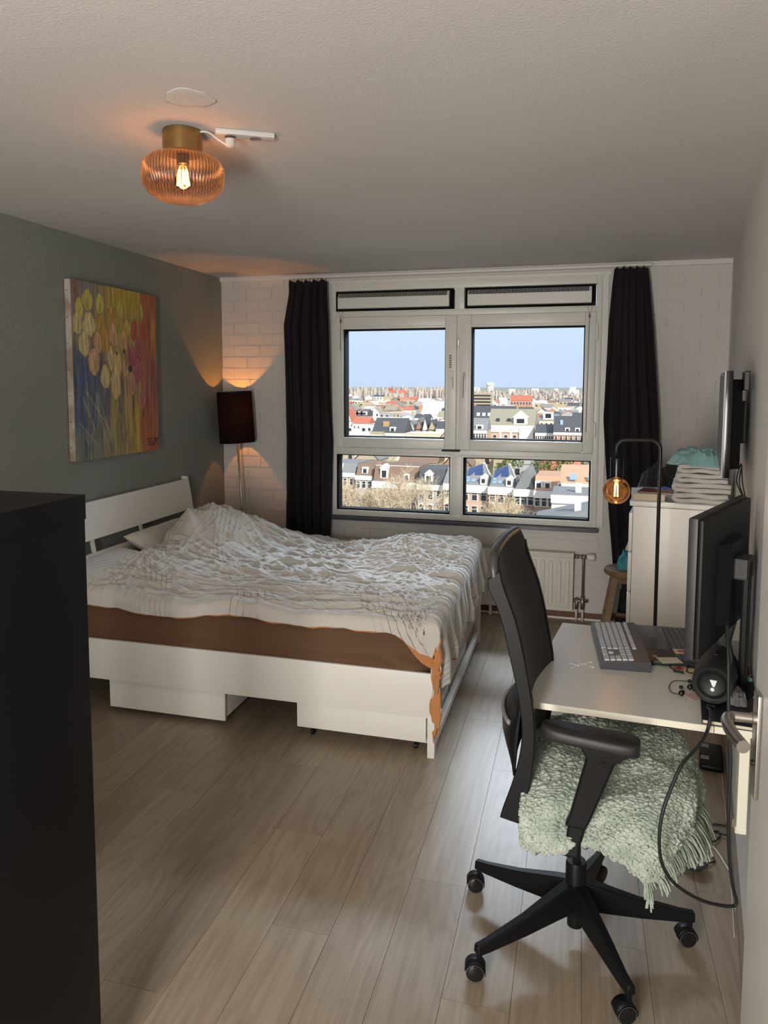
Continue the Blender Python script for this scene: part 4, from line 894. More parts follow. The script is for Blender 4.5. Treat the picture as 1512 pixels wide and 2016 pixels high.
dgi = np.gradient(S2, axis=0); dgj = np.gradient(S2, axis=1); nr = np.cross(dgj, dgi); nr /= np.linalg.norm(nr, axis=-1, keepdims=True); nr *= np.sign(nr[..., 2:3]+.3*nr[..., 0:1]-.4*nr[..., 1:2])
CG_c = np.round(gj*26); rowk = np.sin(gj*26*2*PI)
bob = .0035*np.abs(np.sin(gj*24*PI+.8*pn(gj*4, gi*4, 77)))+np.maximum(0, pn(gj*70, gi*80, 71)-.05)*.009+np.maximum(0, pn(gj*110, gi*120, 72))*.0045+.0022*np.sin(gi*2*PI*75+np.sin(gj*24*PI)*2)
bob += .016*pn(gj*5, gi*6, 74)+.014*ridge(gj*3+1, gi*2.2, 75, 2)*sstep(.0, .3, gi)
hemw = (sstep(1, .93, gi))*.6+.4
TH = MB(); SF = S2+nr*(bob*hemw)[..., None]; SF[-3:, :, 2] += (.006*np.sin(gj[-3:]*120)+.004*np.sin(gj[-3:]*47))
TH.grid(SF); th = TH.build('knitted_throw', thr, None, smooth=True, recalc=False); solid(th, .006, -1)
tag(th, 'sage green chunky knitted throw with fringe draped over the office chair seat', 'blanket')
uv = th.data.uv_layers.new(name='UVMap'); li = np.empty(len(th.data.loops), dtype=np.int32); th.data.loops.foreach_get('vertex_index', li); UV = np.stack([gj*.55, gi*.65], -1).reshape(-1, 2); uv.data.foreach_set('uv', UV[li].reshape(-1))
fr_ = MB(); rf = random.Random(11); nrow, ncol = SF.shape[:2]
def strand(p0, out_, L_, spread=.3):
    p0 = np.array(p0); out_ = np.array(out_, float)+np.array([rf.gauss(0, spread*.3), rf.gauss(0, spread), 0]); P = [p0-out_*.004]; v_ = out_*.55+np.array([0, 0, -.35]); p_ = p0
    for k_ in range(6):
        p_ = p_+v_/max(np.linalg.norm(v_), .1)*L_/6; P.append(p_); v_ = v_+np.array([rf.gauss(0, .07), rf.gauss(0, .10), -.26+rf.gauss(0, .04)])
        if p_[2] < .02: break
    fr_.tube(P, [.0021]*len(P), 5)
for i in range(0, nrow, 1):
    for _ in range(2):
        p0 = SF[i, -1]+np.array([0, 0, .004]); strand(p0, (.9, -.10, 0), rf.uniform(.055, .095)*(1-.5*float(sstep(.45, .75, i/nrow))), .22)
for i in range(int(nrow*.35), nrow, 2):      # second tier tucked higher on the flank
    strand(SF[i, -26], (1.0, -.2, 0), rf.uniform(.07, .11)*(1-.5*float(sstep(.5, .8, i/nrow))), .22)
for j in range(ncol-52, ncol, 1):
    strand(SF[-1, j], (.25, -.15, 0), rf.uniform(.055, .085)*(.6+.5*(j-(ncol-52))/52), .2)
fro = fr_.build('fringe', thr, th, smooth=True, recalc=False); tag(fro, 'long loose fringe strands', kind='stuff')
uv = fro.data.uv_layers.new(name='UVMap'); li = np.empty(len(fro.data.loops), dtype=np.int32); fro.data.loops.foreach_get('vertex_index', li); vv = np.array([tuple(v_.co) for v_ in fro.data.vertices])[:, [0, 2]]; uv.data.foreach_set('uv', vv[li].reshape(-1))

# ================================================================ TALL CHEST OF DRAWERS
AW = math.radians(-8.3); RW = rz(AW); SCH = 1.165; O = EYE+(np.array([.230, 3.376, 1.23])-EYE)*SCH; CH_TOP = O[2]; O[2] = 0
dr = thing('tall_chest', 'narrow white five-drawer chest between the desk and the window wall', 'chest of drawers', (.50, 4.2, 0))
def dp(nm, lo, hi, bev=.002, mt=white_foil, par=None): return MB().box(lo, hi, bev, RW, O).build(nm, mt, par or dr, angle=40)
DW, DD, DH = .40*SCH, .485*SCH, CH_TOP
dp('side_panel', (.018, 0, .02), (DW, .018, DH-.03)); dp('side_panel', (.018, DD-.018, .02), (DW, DD, DH-.03))
dp('top_panel', (0, 0, DH-.028), (DW, DD, DH-.004)); dp('top_glass', (-.001, -.001, DH-.004), (DW+.001, DD+.001, DH), .001, mat('pale glass top', (.55, .58, .60), .12))
dp('back_panel', (DW-.006, .018, .03), (DW, DD-.018, DH-.03)); dp('plinth', (.03, .01, 0), (DW-.01, DD-.01, .05))
hgt_ = (DH-.06-.03)/5
for i in range(5):
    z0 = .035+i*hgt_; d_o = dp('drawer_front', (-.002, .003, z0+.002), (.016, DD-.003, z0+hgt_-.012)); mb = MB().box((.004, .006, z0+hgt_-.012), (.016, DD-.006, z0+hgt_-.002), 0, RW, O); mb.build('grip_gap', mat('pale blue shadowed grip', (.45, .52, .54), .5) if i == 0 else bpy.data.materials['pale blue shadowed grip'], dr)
# things on the chest are laid out in chest coordinates first and then set onto it
BEFORE = set(bpy.data.objects); O = np.array([.230, 3.376, 0]); DH = 1.23
def wtop(x, y, z=DH): return O+RW@np.array([x, y, z])
# book, papers on the chest
def book(nm, x, y, ang, w, d_, t, cover, lab, grp=None, z=DH):
    c0 = wtop(x, y, z); Rb = rz(AW+ang); k_ = thing(nm, lab, 'book', tuple(c0), grp)
    MB().box((0, 0, .0015), (w-.003, d_, t-.0015), .0008, Rb, c0).build('pages', mat('cream pages', (.62, .56, .42), .8) if 'cream pages' not in bpy.data.materials else bpy.data.materials['cream pages'], k_)
    mb = MB(); mb.box((-.001, -.002, 0), (w, d_+.002, .0015), 0, Rb, c0); mb.box((-.001, -.002, t-.0015), (w, d_+.002, t), 0, Rb, c0); mb.box((-.003, -.002, 0), (-.001, d_+.002, t), 0, Rb, c0); mb.build('cover', cover, k_); return k_
ck = book('book', .012, .012, .10, .135, .20, .030, mat('white worn cover', (.55, .52, .48), .5), 'thick cream-paged paperback on the near edge of the tall chest')
book('book', .03, .05, -.15, .20, .13, .006, mat('dark red glossy cover', (.16, .03, .035), .25), 'thin dark red booklet lying on top of the thick paperback', z=DH+.0305)
pp = thing('paper_sheets', 'loose white and blue papers on the back of the tall chest', 'papers', tuple(wtop(.15, .25)))
pap = mat('white paper', (.66, .66, .68), .7)
for q, (x, y, an) in enumerate(((.12, .26, .2), (.15, .20, -.2), (.20, .16, .35))): MB().box((0, 0, 0), (.15, .20, .0012), 0, rz(AW+an), wtop(x, y, DH+.0004+q*.0016)).build('sheet', pap, pp)
MB().box((0, 0, 0), (.02, .12, .012), .003, rz(AW+.5), wtop(.17, .30, DH+.005)).build('blue_marker', mat('blue plastic', (.03, .08, .35), .4), pp)
# stack of folded towels
tm_ = mat('off-white terry towel', (.60, .575, .54), .95, bump=(420, .9, .003), sheen=.5)
def towel(k_, x0, x1, y0, y1, z0, t, seed, lab):
    rt = random.Random(seed); mb = MB(); lay = 2; NN = 46
    # folded cross-section in the x-z plane swept along y (fold at the chest's front)
    cl_ = []
    h_ = t/4
    prof = []
    for s_ in np.linspace(0, 1, 14): prof.append((x1-(x1-x0-h_*2)*s_, z0+h_*.9+.0015*math.sin(s_*9+seed)))
    for a_1 in np.linspace(-PI/2, -3*PI/2, 9)[1:-1]: prof.append((x0+h_*2+2.0*h_*math.cos(a_1), z0+t/2+(t/2-h_*.9)*math.sin(a_1)))
    for s_ in np.linspace(0, 1, 14): prof.append((x0+h_*2+(x1-x0-h_*2)*s_, z0+t-h_*.95+.002*math.sin(s_*7+seed*2)))
    V = []; ny_ = 22; thick = h_*.86; n_p = len(prof)
    pr = np.array(prof); dd_ = np.gradient(pr, axis=0); dd_ /= np.linalg.norm(dd_, axis=1, keepdims=True)+1e-9; nn_ = np.stack([-dd_[:, 1], dd_[:, 0]], 1)
    outer = pr+nn_*thick; inner = pr-nn_*thick
    loop = np.concatenate([outer, [pr[-1]+dd_[-1]*thick*.6], inner[::-1], [pr[0]-dd_[0]*thick*.6]]); nl = len(loop)
    for j in range(ny_):
        s_ = j/(ny_-1); y = y0+(y1-y0)*s_; sq = 1-.25*(max(0, 1-min(s_, 1-s_)*14))**2; cen_ = loop.mean(0)
        for q in loop:
            w_ = cen_+(q-cen_)*np.array([1-.02*(1-sq), 1])
            V.append(wtop(w_[0]+.004*float(pn(y*20, w_[1]*50, seed)), y+.003*math.sin(w_[0]*40+seed), w_[1]+.0025*float(pn(w_[0]*14, y*14, seed+5))))
    F = []
    for j in range(ny_-1):
        for q in range(nl): F.append((j*nl+q, j*nl+(q+1) % nl, (j+1)*nl+(q+1) % nl, (j+1)*nl+q))
    def capf(base, rev):
        out_ = []
        for q in range(n_p-1): f_ = (base+q, base+q+1, base+nl-2-q-1, base+nl-2-q); out_.append(f_[::-1] if rev else f_)
        return out_
    F += capf(0, True)+capf((ny_-1)*nl, False)
    o = mb.add(V, F).build('folded_towel', tm_, None, smooth=True); return tag(o, lab, 'towel', 'folded towels stacked on the tall chest')
zt_ = DH+.0005
labs = ['folded off-white towel, lowest of the stack on the tall chest', 'folded off-white towel, second from the bottom of the stack', 'folded off-white towel, third from the bottom of the stack', 'folded off-white towel topmost in the stack, under the teal cloth']
for k_ in range(4):
    t_h = [.042, .040, .038, .036][k_]; towel(k_, .178+[0, .0, .012, .02][k_], .395+[0, .01, -.005, -.03][k_], .02+[0, .006, -.004, .008][k_], .33, zt_, t_h, 3+k_*2, labs[k_]); zt_ += t_h+.0035
# teal crumpled cloth on the towels
def crumple(nm, mt, ctr, sx_, sy_, hz, seed, lab, cat, base=0.0, rot=AW, drop=0, n_=70):
    u_, v_ = np.meshgrid(np.linspace(-1, 1, n_), np.linspace(-1, 1, n_), indexing='ij'); r_ = np.hypot(u_, v_)
    ed = 1+.12*np.sin(np.arctan2(v_, u_)*3+seed)+.06*np.sin(np.arctan2(v_, u_)*7+seed*2)
    sq_ = np.where(r_ > 1e-6, np.maximum(abs(u_), abs(v_))/np.maximum(r_, 1e-6), 1)
    uu = u_*sq_*ed; vv = v_*sq_*ed; r2 = np.maximum(abs(u_), abs(v_))
    h_ = (1-r2**3)*(.62+.25*pn(u_*1.6, v_*1.6, seed))+.30*ridge(u_*2.4+.4*v_, v_*2.1, seed+1, 2.5)*(1-r2**6)+.12*ridge(u_*5, v_*6, seed+2, 2)*(1-r2**6)
    P_ = np.stack([uu*sx_, vv*sy_, h_*hz+base-drop*sstep(.7, 1, r2)], -1); Rr = rz(rot); P_ = P_@Rr.T+np.array(ctr)
    mb = MB(); mb.grid(P_); o = mb.build(nm, mt, None, smooth=True, recalc=False); solid(o, .003, 1); return tag(o, lab, cat)
teal = mat('pale teal cotton', (.22, .42, .42), .85, bump=(90, .3, .003), sheen=.2); dark_cl = mat('dark grey cotton', (.022, .024, .025), .9, bump=(50, .4, .004), sheen=.2)
crumple('teal_cloth', teal, wtop(.27, .16, zt_+.002), .115, .15, .065, 4, 'crumpled pale teal cloth thrown on the towel stack', 'cloth', drop=.012)
def set_on(before, s_):
    for o in [q for q in bpy.data.objects if q not in before and q.parent is None]:
        L_ = np.array(o.location); o.location = Vector(EYE+(L_-EYE)*s_); o.scale = (s_, s_, s_)
set_on(BEFORE, SCH)
# dark clothes piled on the chair-like stand behind the chest
st = thing('clothes_basket', 'dark laundry basket standing behind the tall chest', 'basket', (.64, 4.86, 0))
MB().lathe([(.19, 0), (.21, .55), (.225, 1.042), (.215, 1.042), (.20, .55), (.18, .02), (0, .02)], 28, (.645, 4.86, 0)).build('body', mat('black wicker', (.015, .014, .013), .8, bump=(60, .5, .004)), st, angle=30)
MB().lathe([(.223, 1.035), (.232, 1.04), (.232, 1.058), (.22, 1.063), (.223, 1.035)], 28, (.645, 4.86, 0)).build('rim', black_plastic, st, angle=30)
BEFORE = set(bpy.data.objects); pc_ = aty(1312, 945, 4.28); crumple('dark_clothes', dark_cl, (pc_[0], 4.28, 1.138), .175, .15, aty(1300, 916, 4.28)[2]-1.12, 8, 'heap of dark grey clothes on the laundry basket behind the tall chest', 'clothes', drop=.03)
crumple('black_jumper', mat('black knit', (.008, .008, .009), .9, bump=(80, .4, .003)), (aty(1362, 925, 4.34)[0], 4.34, 1.138), .12, .12, aty(1370, 903, 4.34)[2]-1.13, 15, 'black jumper bundled behind the teal cloth and towels', 'clothes', drop=.03)

set_on(BEFORE, 1.13)

# ================================================================ STOOL by the window wall
stw = mat('rustic stool wood', (.26, .165, .085), .65, bump=(40, .3, .004), var=(10, (.16, .095, .05), 6, .2))
stl = thing('wooden_stool', 'small rustic wooden stool with a round seat beside the curtain', 'stool', (.33, 5.02, 0))
sc_ = np.array([.335, 5.02, 0])
MB().lathe([(0, .485), (.130, .485), (.142, .492), (.145, .505), (.142, .522), (.13, .527), (0, .527)], 40, sc_).build('seat', stw, stl, angle=40)
for k_, (sx2, sy2) in enumerate(((-1, -1), (1, -1), (1, 1), (-1, 1))):
    t0 = sc_+np.array([sx2*.075, sy2*.075, .485]); t1 = sc_+np.array([sx2*.15, sy2*.145, 0]); V = []
    for p_, w_ in ((t1, .019), (t0, .018)): V += [p_+np.array([a_1*w_, b_1*w_, 0]) for a_1, b_1 in ((-1, -1), (1, -1), (1, 1), (-1, 1))]
    MB().hexa(V).build('leg', stw, stl)
for (ax_, bx_) in (((-1, -1), (1, -1)), ((1, -1), (1, 1)), ((1, 1), (-1, 1)), ((-1, 1), (-1, -1))):
    zc = .165 if ax_[1] == bx_[1] else .20
    f_ = (485-zc*1000)/485; r_ = .075+.073*f_
    MB().tube([sc_+np.array([ax_[0]*r_, ax_[1]*r_, zc]), sc_+np.array([bx_[0]*r_, bx_[1]*r_, zc])], .016, 4).build('stretcher', stw, stl)
for zc in (.44,): MB().box((-.085, -.085, zc), (.085, -.065, zc+.045), .002, None, sc_).build('apron', stw, stl); 
crumple('teal_shirt', mat('bright teal cotton', (.06, .30, .38), .85, bump=(70, .3, .003)), (.365, 5.03, .529), .10, .10, .13, 21, 'bright teal shirt bundled on the wooden stool', 'clothes')
crumple('white_sock_bundle', mat('white cotton', (.60, .62, .62), .9), (.405, 5.00, .655), .075, .07, .10, 23, 'white cloth bundle on top of the teal shirt by the curtain', 'clothes')
bg_ = MB(); bagm = mat('dark bag fabric', (.012, .013, .016), .85, bump=(30, .4, .005))
crumple('dark_bag', bagm, (.42, 5.26, .0), .13, .12, .42, 31, 'dark bag slumped on the floor behind the wooden stool', 'bag')

# ================================================================ ARC LAMP with a globe bulb
yl = 3.19
al = thing('arc_lamp', 'black arc floor lamp with a bare globe filament bulb behind the desk', 'lamp', (.355, yl, 0))
s0 = aty(1301, 869, yl); s1_ = aty(1299, 1226, yl); tb0 = aty(1213, 905, yl)
xs, xt, zt2 = s0[0], tb0[0], aty(1250, 866, yl)[2]
P = [(xs+.004, yl, .015), (xs, yl, zt2-.05)]+[(xs-.04+.04*math.cos(t), yl, zt2-.04+.04*math.sin(t)) for t in np.linspace(.25, PI/2, 6)]+[(xt+.04-.0*t, yl, zt2) for t in (0,)]+[(xt+.04-.04*math.sin(t), yl, zt2-.04+.04*math.cos(t)) for t in np.linspace(.25, PI/2, 6)]+[(xt, yl, tb0[2]-.01)]
MB().tube(P, .0075, 12).build('stem', black_metal, al, smooth=True)
MB().lathe([(0, .018), (.105, .018), (.11, .014), (.11, 0), (0, 0)], 40, (xs, yl, 0)).build('base', black_metal, al, angle=30)
sk0 = aty(1216, 901, yl)[2]; sk1 = aty(1216, 938, yl)[2]
MB().lathe([(.0, sk0), (.026, sk0), (.027, sk0-.003), (.027, sk1), (.022, sk1)], 28, (xt+.004, yl, 0)).build('socket', mat('black nickel', (.02, .02, .022), .2, .6), al, angle=30)
gc = aty(1214, 966, yl); gr = .0565; gx_ = xt+.004
prof = [(.014, sk1+.004), (.0155, sk1-.010), (.019, sk1-.018)]+[(gr*math.sin(t), gc[2]+gr*math.cos(t)) for t in np.linspace(.45, PI, 20)]
MB().lathe(prof, 40, (gx_, yl, 0)).build('globe', clear_mat('amber globe glass', (1.0, .86, .66), .02, .10, .05, (1, .6, .3)), al, smooth=True)
f_ = MB()
for k_ in range(4):
    a = k_*PI/2+.5; f_.tube([(gx_+.006*math.cos(a), yl+.006*math.sin(a), gc[2]+.032), (gx_+.009*math.cos(a+.2), yl+.009*math.sin(a+.2), gc[2]-.024)], .0015, 6)
f_.build('filament', glow_mat('filament globe', (1.0, .50, .12), 55), al)
MB().lathe([(.012, sk1), (.010, gc[2]+.04), (.005, gc[2]+.034)], 16, (gx_, yl, 0)).build('filament_stem', mat('amber glass stem', (.5, .25, .1), .2), al)
lamp('POINT', 'globe_bulb_light', (gx_, yl, gc[2]-.045), .22, (1.0, .55, .22), shadow_soft_size=.012)

# ================================================================ TELEVISION on the right wall
tvn = atw(1424.5, 837, 2.6); ew = np.array([math.sin(-AW), math.cos(AW), 0]); en = np.array([math.cos(AW), math.sin(AW), 0])   # along wall (away) / into wall
tv = thing('television', 'small black television mounted on the right wall above the tall chest', 'television', (tvn[0]+.05, tvn[1]+.3, 1.6))
RT = np.stack([en, ew, np.array([0, 0, 1])], 1); To = np.array([tvn[0], tvn[1], 0]); zb, zt3 = atw(1421, 943, 2.6)[2], atw(1428, 730, 2.6)[2]
MB().box((.0, 0, zb), (.026, .66, zt3), .004, RT, To).build('bezel', black_gloss, tv, angle=40)
MB().box((-.0015, .014, zb+.02), (.001, .646, zt3-.014), 0, RT, To).build('screen', mat('dark glossy screen', (.03, .03, .032), .32, spec=.4), tv)
MB().box((-.003, -.0015, zb), (.003, .001, zt3), 0, RT, To).build('silver_rim', mat('grey rim plastic', (.30, .30, .30), .4), tv)
MB().prism([(.026, .03), (.06, .07), (.06, .59), (.026, .63)], zb+.03, zt3-.03, lambda p_, q, s_: tuple(RT@np.array([p_, q, s_])+To)).build('rear_housing', black_plastic, tv, angle=30)
MB().box((.06, .22, (zb+zt3)/2-.08), (.085, .44, (zb+zt3)/2+.08), .003, RT, To).build('wall_bracket', black_metal, tv)
MB().box((.062, .05, zt3-.07), (.082, .20, zt3+.0), .004, RT, To).build('mount_arm', black_metal, tv)
for k_, (sy, dx_) in enumerate(((.10, .0), (.13, .012), (.17, -.006))):
    P = [RT@np.array([.07, sy, zb+.04])+To, RT@np.array([.065+dx_, sy+.02, zb-.03])+To, RT@np.array([.085+dx_*.3, sy-.02+k_*.03, zb-.10])+To, RT@np.array([.084, sy+.02-k_*.05, zb-.20])+To, RT@np.array([.088, sy+k_*.03, zb-.42])+To]
    MB().tube(catmull(P, 6), .0025, 6).build('cable', black_rubber, tv, smooth=True)

# ================================================================ MONITOR on the desk
mo0 = atz(1367, 1302, .97); ma = math.radians(24); md = np.array([math.sin(ma), math.cos(ma), 0]); mn = np.array([math.cos(ma), -math.sin(ma), 0])   # back normal faces the camera
mtp = atw(1380, 1018, np.dot(mo0-EYE, _f)); mh = mtp[2]-.97
mon = thing('monitor', 'large black computer monitor seen from behind on the wall desk', 'monitor', (mo0[0]+.15, mo0[1]+.3, DZ))
RM = np.stack([mn, md, np.array([0, 0, 1])], 1); MO = np.array([mo0[0], mo0[1], .97])
mblk = mat('black monitor plastic', (.006, .006, .007), .5, bump=(120, .1, .001), spec=.3)
MB().box((-.030, 0, 0), (-.004, .555, mh), .004, RM, MO).build('front_bezel', mat('dark grey bezel', (.022, .022, .025), .45), mon, angle=40)
MB().box((-.004, .004, .004), (.010, .551, mh-.004), .006, RM, MO).build('rear_shell', mblk, mon, angle=40)
MB().box((-.0312, .012, .02), (-.0300, .543, mh-.012), 0, RM, MO).build('screen', bpy.data.materials['dark glossy screen'], mon)
MB().prism([(.16, 0), (.20, .03), (.36, .03), (.40, 0)], .06, mh-.10, lambda p_, q, s_: tuple(RM@np.array([.008+q, p_, s_])+MO)).build('rear_bulge', mblk, mon, angle=30)
MB().box((.035, .235, .19), (.075, .325, .255), .006, RM, MO).build('stand_mount', mat('dark grey mount', (.028, .028, .03), .5), mon)
MB().box((.055, .255, -.155), (.075, .305, .25), .008, RM, MO).build('stand_column', mblk, mon)
MB().box((-.05, .17, -.158), (.105, .39, -.147), .005, RM, MO).build('stand_foot', mblk, mon)
for k_, (yy_, m2x) in enumerate(((.20, None), (.215, None))):
    P = [RM@np.array([.03, yy_, .03])+MO, RM@np.array([.05, yy_-.01, -.02])+MO, RM@np.array([.055, yy_-.02-.01*k_, -.09])+MO, RM@np.array([.05, yy_+.0, -.152])+MO]
    MB().tube(catmull(P, 6), .003, 6).build('cable', black_rubber, mon, smooth=True)
P = RM@np.array([.02, .30, .055])+MO; MB().box((0, 0, 0), (.014, .03, .022), .003, RM, P).build('blue_plug', mat('blue connector plastic', (.02, .06, .45), .4), mon)
# ================================================================ THINGS ON THE DESK
kg = mat('silver grey keyboard shell', (.075, .078, .085), .35, .2); kc = mat('pale grey keycap', (.52, .55, .60), .35); kl = mat('keycap legend', (.06, .06, .065), .5)
K4 = atz(1182, 1310, DZ+.012); K1 = atz(1163, 1222, DZ+.03); kd = (K1-K4)*np.array([1, 1, 0]); kL = np.linalg.norm(kd); kd /= kL; ks = np.array([kd[1], -kd[0], 0])
kb = thing('keyboard', 'silver grey full-size keyboard standing askew on the desk, in front of the laptop', 'keyboard', tuple(K4*np.array([1, 1, 0])+np.array([0, 0, DZ])))
RK = np.stack([ks, kd, np.array([0, 0, 1.])], 1); tl_ = .075                # x across (toward the wall), y along; the rear edge is raised
def kp(x, y, z): return RK@np.array([x, y, z+.012+x*tl_])+np.array([K4[0], K4[1], DZ])
KW = .158
mb = MB(); mb.prism([(0, -.012), (KW, -.012-KW*tl_+.0), (KW, .010), (.004, .010), (0, .004)], 0, kL, lambda p_, q, s_: tuple(kp(p_, s_, q))); mb.build('shell', kg, kb, angle=30)
# keys : rows run along y, function row at the far (wall) side
rows = [(0.0125, [1.25, 1.25, 1.25, 6.0, 1.25, 1.25, 1.25, 1.25]), (.0315, [2.25]+[1]*10+[2.75]), (.0505, [1.75]+[1]*11+[2.25]), (.0695, [1.5]+[1]*12+[1.5]), (.0885, [1]*13+[2]), (.112, [1]*15)]
U = .0187; ksrc = {}
def key(x, y, wu, hu=1.0):
    w_ = wu*U-.0022; h2 = hu*.0190-.0024; kk = (round(w_, 4), round(h2, 4)); loc = kp(x, y, .0125)
    if kk not in ksrc:
        V = [(-h2/2, -w_/2, -.004), (h2/2, -w_/2, -.004), (h2/2, w_/2, -.004), (-h2/2, w_/2, -.004)]; i_ = .0013
        V += [(-h2/2+i_, -w_/2+i_, .003), (h2/2-i_, -w_/2+i_, .003), (h2/2-i_, w_/2-i_, .003), (-h2/2+i_, w_/2-i_, .003)]
        me_ = bpy.data.meshes.new('key'); me_.from_pydata([tuple(RK@np.array(v_)) for v_ in V], [], [(0, 3, 2, 1), (4, 5, 6, 7), (0, 1, 5, 4), (1, 2, 6, 5), (2, 3, 7, 6), (3, 0, 4, 7)]); me_.materials.append(kc); ksrc[kk] = me_
    o = bpy.data.objects.new('key', ksrc[kk]); COL.objects.link(o); o.parent = kb; o.location = Vector(loc-OFF[kb]); OFF[o] = np.zeros(3)
ytop = kL-.008
for (x, ws) in rows:
    y = ytop
    for w_ in ws: key(x+.010, y-w_*U/2, w_, .8 if x > .1 else 1); y -= w_*U
y0n = ytop-15*U-.006
for x_i in range(2):
    for q in range(3): key(.0695+.010+x_i*.019, y0n-(q+.5)*U, 1)
key(.0315+.010, y0n-1.5*U, 1)
for q in range(3): key(.0125+.010, y0n-(q+.5)*U, 1)
y1n = y0n-3*U-.006
for x_i in range(5):
    for q in range(4): 
        if y1n-(q+.5)*U > .006: key(.0125+.010+x_i*.019, y1n-(q+.5)*U, 1)
MB().box((.1385, y1n-3.5*U, .010), (.152, y0n+.02, .0108), 0, None).v
# laptop
lpm = mat('dark laptop deck', (.030, .028, .030), .35, .3); lpk = mat('black laptop key', (.012, .012, .013), .5)
L0 = atz(1250, 1232, DZ+.018); L2 = atz(1276, 1299, DZ+.018); ld = (L0-L2)*np.array([1, 1, 0]); lL = .375; ld /= np.linalg.norm(ld); ls = np.array([ld[1], -ld[0], 0])
lp = thing('laptop', 'open dark grey laptop lying between the keyboard and the monitor', 'laptop', (L2[0], L2[1], DZ)); RL = np.stack([ls, ld, np.array([0, 0, 1.])], 1); LO = np.array([L2[0], L2[1], DZ])
MB().box((0, 0, .001), (.235, lL, .017), .003, RL, LO).build('base', lpm, lp, angle=40)
MB().box((.012, .115, .0171), (.080, .225, .0176), 0, RL, LO).build('touchpad', mat('touchpad', (.022, .021, .022), .25), lp)
MB().box((.094, .012, .0171), (.208, lL-.012, .0172), 0, RL, LO).build('key_well', lpk, lp)
mb = MB()
for i in range(6):
    for j in range(18): mb.box((.097+i*.0185, .016+j*.0192, .0171), (.097+i*.0185+.0155, .016+j*.0192+.0162, .0188), 0, RL, LO)
mb.build('laptop_keys', mat('grey edged laptop key', (.05, .052, .055), .4), lp, kind='stuff')
mb = MB(); A_ = math.radians(12); mb.prism([(.228, .017), (.236, .017), (.236+math.tan(A_)*.235, .25), (.228+math.tan(A_)*.235, .25)], 0, lL, lambda p_, q, s_: tuple(RL@np.array([p_, s_, q])+LO)); mb.build('lid', lpm, lp)
MB().box((.02, .03, .0172), (.035, .055, .0176), 0, RL, LO).build('palm_sticker', mat('worn tan sticker', (.28, .19, .12), .5), lp)
# speaker : barrel with a passive radiator facing the room
spc = atz(1402, 1350, DZ+.070); sax = np.array([math.sin(math.radians(14)), math.cos(math.radians(14)), 0.0]); sr = .0545
spk = thing('portable_speaker', 'black barrel-shaped portable speaker with a white exclamation logo on its end', 'speaker', (spc[0]+.02, spc[1]+.1, DZ+.0145)); spm = mat('black speaker mesh', (.013, .013, .013), .7, bump=(300, .4, .002))
MB().lathe([(.046, .004), (.0525, 0), (sr, .004), (sr+.001, .02), (sr+.003, .10), (sr+.001, .19), (sr, .206), (.0525, .21), (.046, .206), (0, .206)], 48, spc, sax, cap=False).build('body', spm, spk, angle=35)
MB().lathe([(0, .010), (.030, .0095), (.034, .006), (.038, .012), (.041, .006), (.046, .0045)], 48, spc, sax, cap=False).build('passive_radiator', black_rubber, spk, angle=50)
lg = mat('silver logo', (.75, .80, .80), .4); aS = np.cross(sax, np.array([0, 0, 1.]))
def sp3(x, z, d): return spc+aS*x+np.array([0, 0, z])+sax*d
MB().prism([(-.0095, .0135), (.0095, .0135), (.0045, -.004), (.001, -.007), (-.002, -.004)], .0070, .0098, lambda p_, q, s_: tuple(sp3(p_+.002, q, s_))).build('logo', lg, spk); MB().lathe([(.0, .0065), (.0052, .0070), (.0052, .0098), (0, .0098)], 20, sp3(.0005, -.0145, 0), sax).build('logo', lg, spk)
mb = MB(); mb.box((-.02, -.006, 0), (.02, .006, .006), .003, np.stack([sax, aS, np.array([0, 0, 1.])], 1), spc+sax*.12+np.array([0, 0, sr+.000])); mb.build('button_bar', black_plastic, spk)
MB().box((-.012, -.06, 0), (.012, .06, .004), .001, rz(-.25), spc+sax*.05+np.array([0, 0, -sr-.0035])).build('rubber_foot', black_rubber, spk)
nb_ = book('notebook', 0, 0, 0, .2, .2, .012, mat('black notebook cover', (.012, .010, .014), .4), 'closed black notebook under the portable speaker', z=0); 
nb_.location = (0.352, 2.100, DZ+.001); nb_.rotation_euler = (0, 0, .02-AW*.0); nb_['category'] = 'notebook'
def flat(nm, lab, cat, c0, w, d_, ang, mt, t=.0008, grp=None): o = MB().box((-w/2, -d_/2, 0), (w/2, d_/2, t), 0, rz(ang), c0).build(nm, mt); return tag(o, lab, cat, grp)
pinkp = mat('pink and white receipt paper', (.62, .50, .48), .7, var=(18, (.62, .40, .38), 2, .05))
p0_ = atz(1372, 1376, DZ+.0005); flat('receipt', 'pink and white receipt sticking out under the speaker', 'receipt', (p0_[0]+.01, p0_[1]+.02, DZ+.0003), .07, .05, .5, pinkp)
notes = [((1318, 1300), .07, .05, .3, (.62, .58, .42), 'cream paper scrap between the laptop and the speaker'), ((1343, 1283), .055, .045, .1, (.60, .50, .33), 'small tan card with a red mark leaning beside the laptop'), ((1338, 1316), .05, .05, .6, (.55, .50, .45), 'white card with a red square lying before the monitor foot'), ((1360, 1322), .05, .035, 1.0, (.66, .60, .25), 'yellow paper scrap next to the speaker')]
